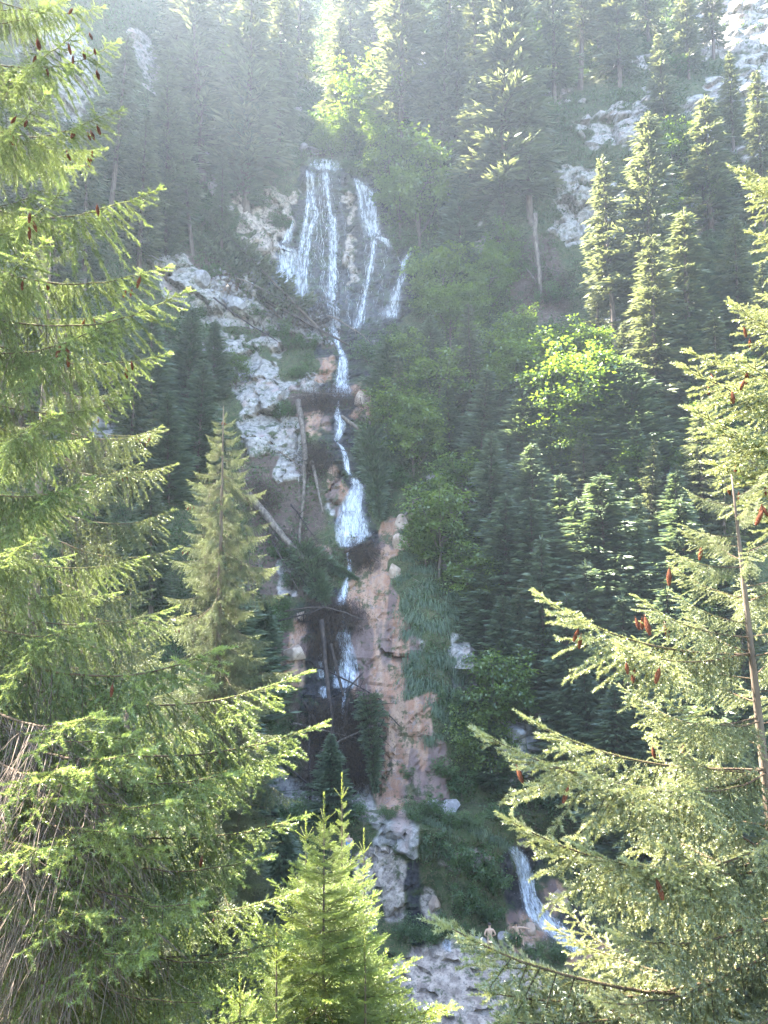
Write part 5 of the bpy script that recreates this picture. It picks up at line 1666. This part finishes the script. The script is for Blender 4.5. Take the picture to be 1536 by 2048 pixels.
def body_joints(J):
    """hands with five fingers are added to the skeleton J at the wrists"""
    bones = [('pelvis', 'waist'), ('waist', 'chest'), ('chest', 'neck'), ('neck', 'head'), ('head', 'crown')]
    for s in 'LR':
        bones += [('chest', 'sh' + s), ('sh' + s, 'el' + s), ('el' + s, 'wr' + s), ('wr' + s, 'palm' + s), ('pelvis', 'hip' + s), ('hip' + s, 'kn' + s), ('kn' + s, 'an' + s), ('an' + s, 'toe' + s)]
        w, e = np.array(J['wr' + s][:3]), np.array(J['el' + s][:3])
        d = (w - e) / np.linalg.norm(w - e)
        sd = np.cross(d, [0.3, 1, 0.1]); sd /= np.linalg.norm(sd)
        pm = w + d * 0.075
        J['palm' + s] = (*pm, 0.026)
        for q, (off, ln) in enumerate([(-0.03, 0.055), (-0.012, 0.072), (0.006, 0.078), (0.022, 0.07), (0.036, 0.052)]):
            b0 = pm + sd * off * (1.0 if q else 1.1) + d * (0.02 if q else -0.03)
            J[f'fa{q}{s}'] = (*b0, 0.009)
            J[f'fb{q}{s}'] = (*(b0 + d * ln * (0.9 if q else 0.6) + sd * (off * 0.3) + np.array([0, -0.012, -0.01])), 0.007)
            bones += [('palm' + s, f'fa{q}{s}'), (f'fa{q}{s}', f'fb{q}{s}')]
    return J, bones

def person(px, py, label, J, shorts, shirt=None, legs='skin', rz=0.0, s=1.0, up=0.0):
    J, bones = body_joints(J)
    e = bpy.data.objects.new("person", None)
    COL.objects.link(e)
    e.location = tuple(at(px, py) + np.array([0, -0.25, up]))
    e.rotation_euler = (0, 0, rz)
    e.scale = (s, s, s)
    tag(e, label, 'person', 'people below the waterfall')
    b = skinned("body", J, bones, M['skin'], e)
    # face: brow, nose, ears, eyes built on the head; hair as a cap
    h, c = np.array(J['head'][:3]), np.array(J['crown'][:3])
    f = MB()
    fy = J['_face'] if '_face' in J else np.array([0, 1.0, 0])
    return e, b

def dress(e, J, keys, bones, grow, mat, name, root):
    K = {k: (*J[k][:3], tuple(g + grow for g in J[k][3]) if isinstance(J[k][3], tuple) else J[k][3] + grow) for k in keys}
    return skinned(name, K, bones, M[mat], e, 2, root)

def head_detail(e, J, face, hair='hair'):
    h, c = np.array(J['head'][:3]), np.array(J['crown'][:3])
    face = np.array(face, float); face /= np.linalg.norm(face)
    upv = (c - h) / np.linalg.norm(c - h)
    sd = np.cross(face, upv)
    m_ = (h + c) * 0.5
    f = MB()
    f.tube(np.vstack([m_ + face * 0.085 + upv * 0.02, m_ + face * 0.115 - upv * 0.02, m_ + face * 0.088 - upv * 0.03]), [0.008, 0.016, 0.01], 6)
    for q in (-1, 1):
        f.tube(np.vstack([m_ + sd * q * 0.078 + upv * 0.025, m_ + sd * q * 0.092, m_ + sd * q * 0.078 - upv * 0.03]), [0.008, 0.015, 0.007], 6)
    f.tube(np.vstack([m_ + face * 0.088 - upv * 0.055 - sd * 0.022, m_ + face * 0.096 - upv * 0.055, m_ + face * 0.088 - upv * 0.055 + sd * 0.022]), 0.006, 5)
    obj("face", f.build_mesh("face", M['skin'], True), e)
    ey = MB()
    for q in (-1, 1):
        ey.tube(np.vstack([m_ + face * 0.080 + sd * q * 0.032 + upv * 0.018, m_ + face * 0.093 + sd * q * 0.032 + upv * 0.018]), [0.012, 0.008], 6)
    obj("eyes", ey.build_mesh("eyes", M['hair']), e)
    hr = MB()
    n1, n2 = 9, 14
    V = []
    for i in range(n1):
        th = i / (n1 - 1) * 1.75
        for j in range(n2):
            ph = j / n2 * 6.283
            d = upv * math.cos(th) + math.sin(th) * (math.cos(ph) * sd + math.sin(ph) * -face)
            lim = 0.108 if (d @ face) < 0.45 else 0.085
            V.append(m_ + upv * 0.02 + d * lim * np.array([1, 1, 1]) * (1 + 0.04 * math.sin(7 * ph + 3 * th)))
    gi = [[i * n2 + j, i * n2 + (j + 1) % n2, (i + 1) * n2 + (j + 1) % n2, (i + 1) * n2 + j] for i in range(n1 - 1) for j in range(n2)]
    hr.add(V, None, gi)
    obj("hair", hr.build_mesh("hair", M[hair], True), e)

# standing bather seen from behind, leaning a little, elbows out
J1 = dict(pelvis=(0, 0, 0.92, (0.15, 0.11)), waist=(0, 0.02, 1.10, (0.135, 0.095)), chest=(0.0, 0.06, 1.34, (0.165, 0.11)), neck=(0.01, 0.10, 1.50, 0.055), head=(0.01, 0.13, 1.58, 0.078), crown=(0.01, 0.15, 1.70, 0.085),
          shL=(-0.19, 0.06, 1.42, 0.062), elL=(-0.31, -0.02, 1.17, 0.045), wrL=(-0.20, 0.14, 1.02, 0.034), shR=(0.19, 0.06, 1.42, 0.062), elR=(0.33, -0.03, 1.19, 0.045), wrR=(0.18, 0.13, 1.04, 0.034),
          hipL=(-0.10, 0, 0.84, 0.095), knL=(-0.12, 0.03, 0.48, 0.06), anL=(-0.12, -0.02, 0.09, 0.042), toeL=(-0.14, 0.15, 0.04, 0.035), hipR=(0.10, 0, 0.84, 0.095), knR=(0.13, 0.05, 0.48, 0.06), anR=(0.14, 0.0, 0.09, 0.042), toeR=(0.17, 0.17, 0.04, 0.035))
e1, _ = person(979, 1908, "bare-backed bather in black trunks standing on the rock below the falls", J1, True, up=0.02)
dress(e1, J1, ['pelvis', 'waist', 'hipL', 'hipR'], [('pelvis', 'waist'), ('pelvis', 'hipL'), ('pelvis', 'hipR')], 0.012, 'black_cloth', "swim_trunks", 'pelvis')
head_detail(e1, J1, (0.1, 1.0, -0.1))
# seated bather, one arm stretched out
J2 = dict(pelvis=(0, 0, 0.16, (0.15, 0.12)), waist=(-0.03, 0.05, 0.34, (0.13, 0.095)), chest=(-0.08, 0.08, 0.56, (0.155, 0.105)), neck=(-0.10, 0.06, 0.72, 0.052), head=(-0.11, 0.03, 0.80, 0.075), crown=(-0.12, 0.02, 0.92, 0.083),
          shL=(-0.26, 0.08, 0.64, 0.058), elL=(-0.36, 0.10, 0.40, 0.042), wrL=(-0.34, 0.02, 0.16, 0.033), shR=(0.10, 0.06, 0.65, 0.058), elR=(0.36, 0.0, 0.66, 0.042), wrR=(0.60, -0.04, 0.62, 0.033),
          hipL=(-0.11, -0.02, 0.15, 0.09), knL=(-0.16, -0.38, 0.36, 0.058), anL=(-0.18, -0.60, 0.05, 0.04), toeL=(-0.2, -0.78, 0.03, 0.033), hipR=(0.11, -0.02, 0.15, 0.09), knR=(0.18, -0.40, 0.38, 0.058), anR=(0.2, -0.62, 0.05, 0.04), toeR=(0.22, -0.8, 0.03, 0.033))
e2, _ = person(1034, 1876, "bather seated on red rock near the lowest cascade, one arm stretched out", J2, True, up=0.05)
dress(e2, J2, ['pelvis', 'hipL', 'hipR'], [('pelvis', 'hipL'), ('pelvis', 'hipR')], 0.012, 'black_cloth', "swim_trunks", 'pelvis')
head_detail(e2, J2, (0.5, -1.0, 0))
# visitor in a blue shirt behind the saplings
J3 = dict(pelvis=(0, 0, 0.92, (0.15, 0.11)), waist=(0, 0.0, 1.10, (0.14, 0.10)), chest=(0.0, 0.0, 1.36, (0.165, 0.11)), neck=(0.0, 0.01, 1.52, 0.052), head=(0.0, 0.0, 1.60, 0.077), crown=(0.0, 0.0, 1.72, 0.085),
          shL=(-0.19, 0.0, 1.43, 0.06), elL=(-0.25, 0.04, 1.14, 0.045), wrL=(-0.22, -0.08, 0.92, 0.034), shR=(0.19, 0.0, 1.43, 0.06), elR=(0.26, 0.02, 1.15, 0.045), wrR=(0.18, -0.14, 1.28, 0.034),
          hipL=(-0.09, 0, 0.84, 0.092), knL=(-0.10, -0.03, 0.48, 0.06), anL=(-0.10, 0.02, 0.09, 0.042), toeL=(-0.12, -0.14, 0.04, 0.035), hipR=(0.09, 0, 0.84, 0.092), knR=(0.11, -0.04, 0.48, 0.06), anR=(0.12, 0.0, 0.09, 0.042), toeR=(0.15, -0.16, 0.04, 0.035))
e3, _ = person(698, 1722, "person in a light blue shirt half hidden behind the saplings", J3, False, up=0.02)
dress(e3, J3, ['pelvis', 'waist', 'chest', 'shL', 'shR'], [('pelvis', 'waist'), ('waist', 'chest'), ('chest', 'shL'), ('chest', 'shR')], 0.014, 'blue_cloth', "shirt", 'waist')
dress(e3, J3, ['pelvis', 'hipL', 'hipR', 'knL', 'knR', 'anL', 'anR'], [('pelvis', 'hipL'), ('pelvis', 'hipR'), ('hipL', 'knL'), ('hipR', 'knR'), ('knL', 'anL'), ('knR', 'anR')], 0.012, 'jeans', "trousers", 'pelvis')
head_detail(e3, J3, (0.3, -1.0, 0))

# ------------------------------------------------------------------ labels for the trees of the slope, by where each one stands
def zone(px, py):
    if py < 340 and px < 560:
        return "on the hazy slope around the pale spire"
    if py < 360 and px < 900:
        return "above the waterfall's lip"
    if py < 330:
        return "high around the white cliffs"
    if px > 1085 and py < 900:
        return "in the sunny stand below white cliffs"
    if px < 600 and py < 580:
        return "beside the upper fall and toppled spruce"
    if px < 640 and py < 1020:
        return "in the dark hollow beneath the rock slide"
    if px < 760:
        return "on the gully bank behind the saplings"
    if py < 700:
        return "between upper fall and white cliff"
    if py < 1020:
        return "along the stream under the upper fall"
    if py < 1560:
        return "across from the travertine wall"
    return "on the ledges around the lowest cascade"
KIND_WORD = {'spruce': 'spruce', 'broad': 'broadleaf tree', 'shrub': 'leafy shrub'}
def size_word(kind, H):
    if kind == 'spruce':
        return "towering" if H > 17 else "tall" if H > 12 else "middling" if H > 7.5 else "young"
    if kind == 'broad':
        return "full-crowned" if H > 9 else "slender" if H > 6 else "small"
    return "big" if H > 2.7 else "low"
by = {}
for kind, e, px, py, H in PLACED:
    by.setdefault((kind, zone(px, py)), []).append((abs(px - 690), e, H))
for (kind, zn), lst in by.items():
    lst.sort(key=lambda a: a[0])
    for i, (_, e, H) in enumerate(lst):
        e['label'] = f"{size_word(kind, H)} {KIND_WORD[kind]} {zn}, {ordinal(i)} outward from the water"
        e['group'] = {'spruce': 'spruces of the mountainside', 'broad': 'broadleaf trees of the mountainside', 'shrub': 'shrubs of the mountainside'}[kind]

# ------------------------------------------------------------------ the hazy air of the valley
hz = MB()
x0, x1, y0, y1, z0, z1 = -130, 126, -36, 240, -34, 232
v = np.array([(x, y, z) for z in (z0, z1) for y in (y0, y1) for x in (x0, x1)], float)
hz.add(v, None, [(0, 2, 3, 1), (4, 5, 7, 6), (0, 1, 5, 4), (2, 6, 7, 3), (0, 4, 6, 2), (1, 3, 7, 5)])
hm, nt, out = new_mat("valley haze")
pv = nd(nt, "ShaderNodeVolumePrincipled")
pv.inputs["Color"].default_value = (0.50, 0.60, 0.76, 1)
pv.inputs["Density"].default_value = HAZE
pv.inputs["Anisotropy"].default_value = 0.5
nt.links.new(pv.outputs[0], out.inputs["Volume"])
tag(obj("haze", hz.build_mesh("haze", hm)), "thin blue haze filling the valley air", 'haze', kind='stuff')
